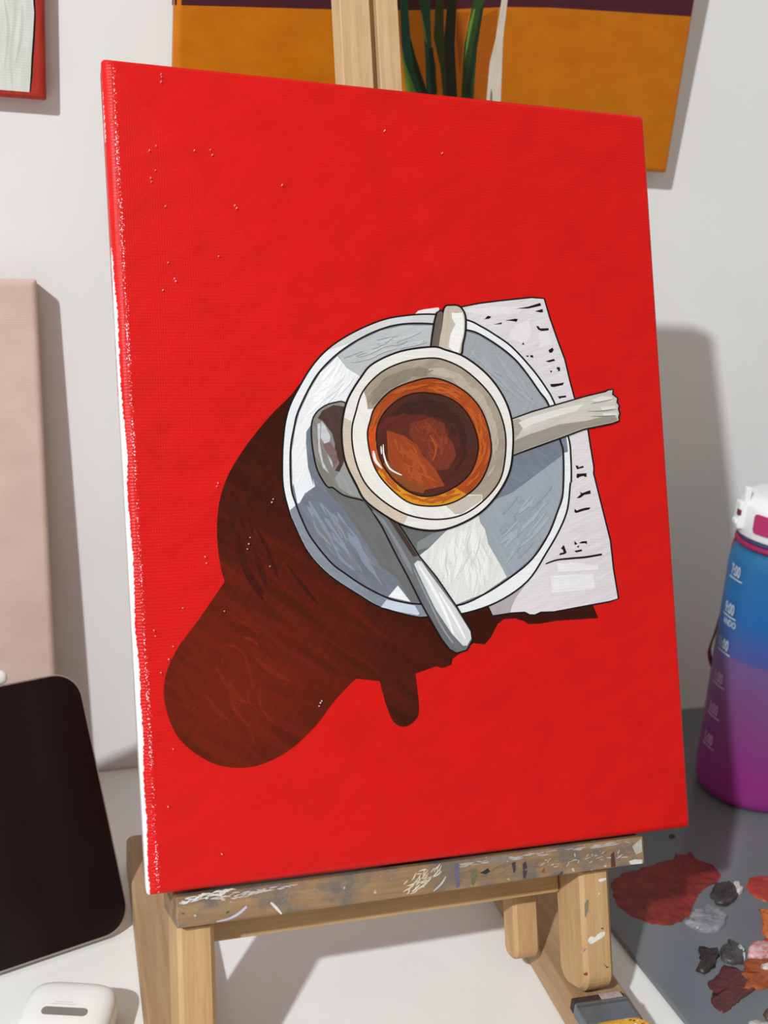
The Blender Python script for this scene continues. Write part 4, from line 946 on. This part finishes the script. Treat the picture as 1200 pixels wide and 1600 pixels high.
link('screen', bm_mesh(bms), plain('black_glass', (22, 15, 15), 0.22, 0.3, var=0.02), tab)
# prop behind it
mid = FTB.w(-WT / 2, HT * 0.6, -TT); base = Vector((mid.x, mid.y, 0)) + bk * 0.035
dv = (base - mid); ln = dv.length; zz = dv.normalized(); xx = ux; yy = zz.cross(xx)
mm = Matrix((xx, yy, zz)).transposed().to_4x4(); mm.translation = mid
link('stand_flap', bm_mesh(box_bm(-0.06, 0.06, -0.001, 0.001, 0.0, ln, 0.0006)), plain('grey_cover', (90, 90, 94), 0.7), tab, mm)

# stylus clipped to the top edge of the tablet
pe = FTB.l((13, 1068), -TT / 2)
FS = Frame(FTB.w(pe[0], HT + 0.0047, -TT / 2), ux, upT)
sty = thing('stylus', FS.m, 'white stylus lying along the top edge of the tablet', 'stylus')
WHITE = plain('glossy_white_plastic', (240, 240, 238), 0.22, var=0.01)
prof = [(0.0005, 0.0), (0.0022, 0.0003), (0.0036, 0.0014), (0.0043, 0.0032), (0.0044, 0.006), (0.0044, 0.135), (0.0043, 0.142)]
v, f_ = lathe(prof, 32)
rot = Matrix(((0, 0, -1, 0), (0, 1, 0, 0), (1, 0, 0, 0), (0, 0, 0, 1)))
link('barrel', py_mesh(v, f_, True), WHITE, sty, FS.m @ rot)
v, f_ = lathe([(0.0043, 0.142), (0.0040, 0.148), (0.0026, 0.157), (0.0010, 0.162), (0.0004, 0.163)], 32)
link('tip', py_mesh(v, f_, True), WHITE, sty, FS.m @ rot)

# ================================================================== earbud case
cx_dir = Vector((0.948, -0.318, 0)); cy_dir = Vector((0.318, 0.948, 0))     # width axis, towards its top end
top = at_z((122, 1552), 0.010)
cc_ = top - cy_dir * 0.0225
FC = Frame(Vector((cc_.x, cc_.y, 0.0004)), cx_dir, cy_dir)
case = thing('earbud_case', FC.m, 'white earbud charging case lying on the desk in front of the tablet', 'case')
bmx = bmesh.new(); bmesh.ops.create_uvsphere(bmx, u_segments=64, v_segments=32, radius=1.0)
def sp_(x, e): return math.copysign(abs(x) ** e, x)
CW, CH, CT = 0.0478, 0.046, 0.0205
for v_ in bmx.verts:
    p = v_.co.normalized(); th = math.atan2(p.y, p.x); ph = math.asin(max(-1, min(1, p.z)))
    cz_ = sp_(math.cos(ph), 0.42); sz_ = sp_(math.sin(ph), 0.62)
    v_.co = Vector((CW / 2 * cz_ * sp_(math.cos(th), 0.48), CH / 2 * cz_ * sp_(math.sin(th), 0.48), CT / 2 + CT / 2 * sz_))
link('shell', bm_mesh(bmx, True), plain('case_white_plastic', (238, 238, 235), 0.25, var=0.008), case)
bmh = rounded_prism(0.0232, 0.0056, 0.0024, -0.001, 0.00025, 0.0, 6); bmesh.ops.translate(bmh, verts=bmh.verts[:], vec=(-0.0002, -0.0040, CT))
link('hinge', bm_mesh(bmh), plain('hinge_metal', (140, 140, 134), 0.4, 0.5, 0.3), case)
for w_, y_ in ((0.0135, 0.0012), (0.0090, 0.0028)):
    b_ = box_bm(-w_ / 2 - 0.002, w_ / 2 - 0.002, y_ - 0.0002, y_ + 0.0002, CT - 0.0006, CT + 0.00005)
    link('fine_print', bm_mesh(b_), plain('grey_print', (196, 196, 194), 0.4), case)
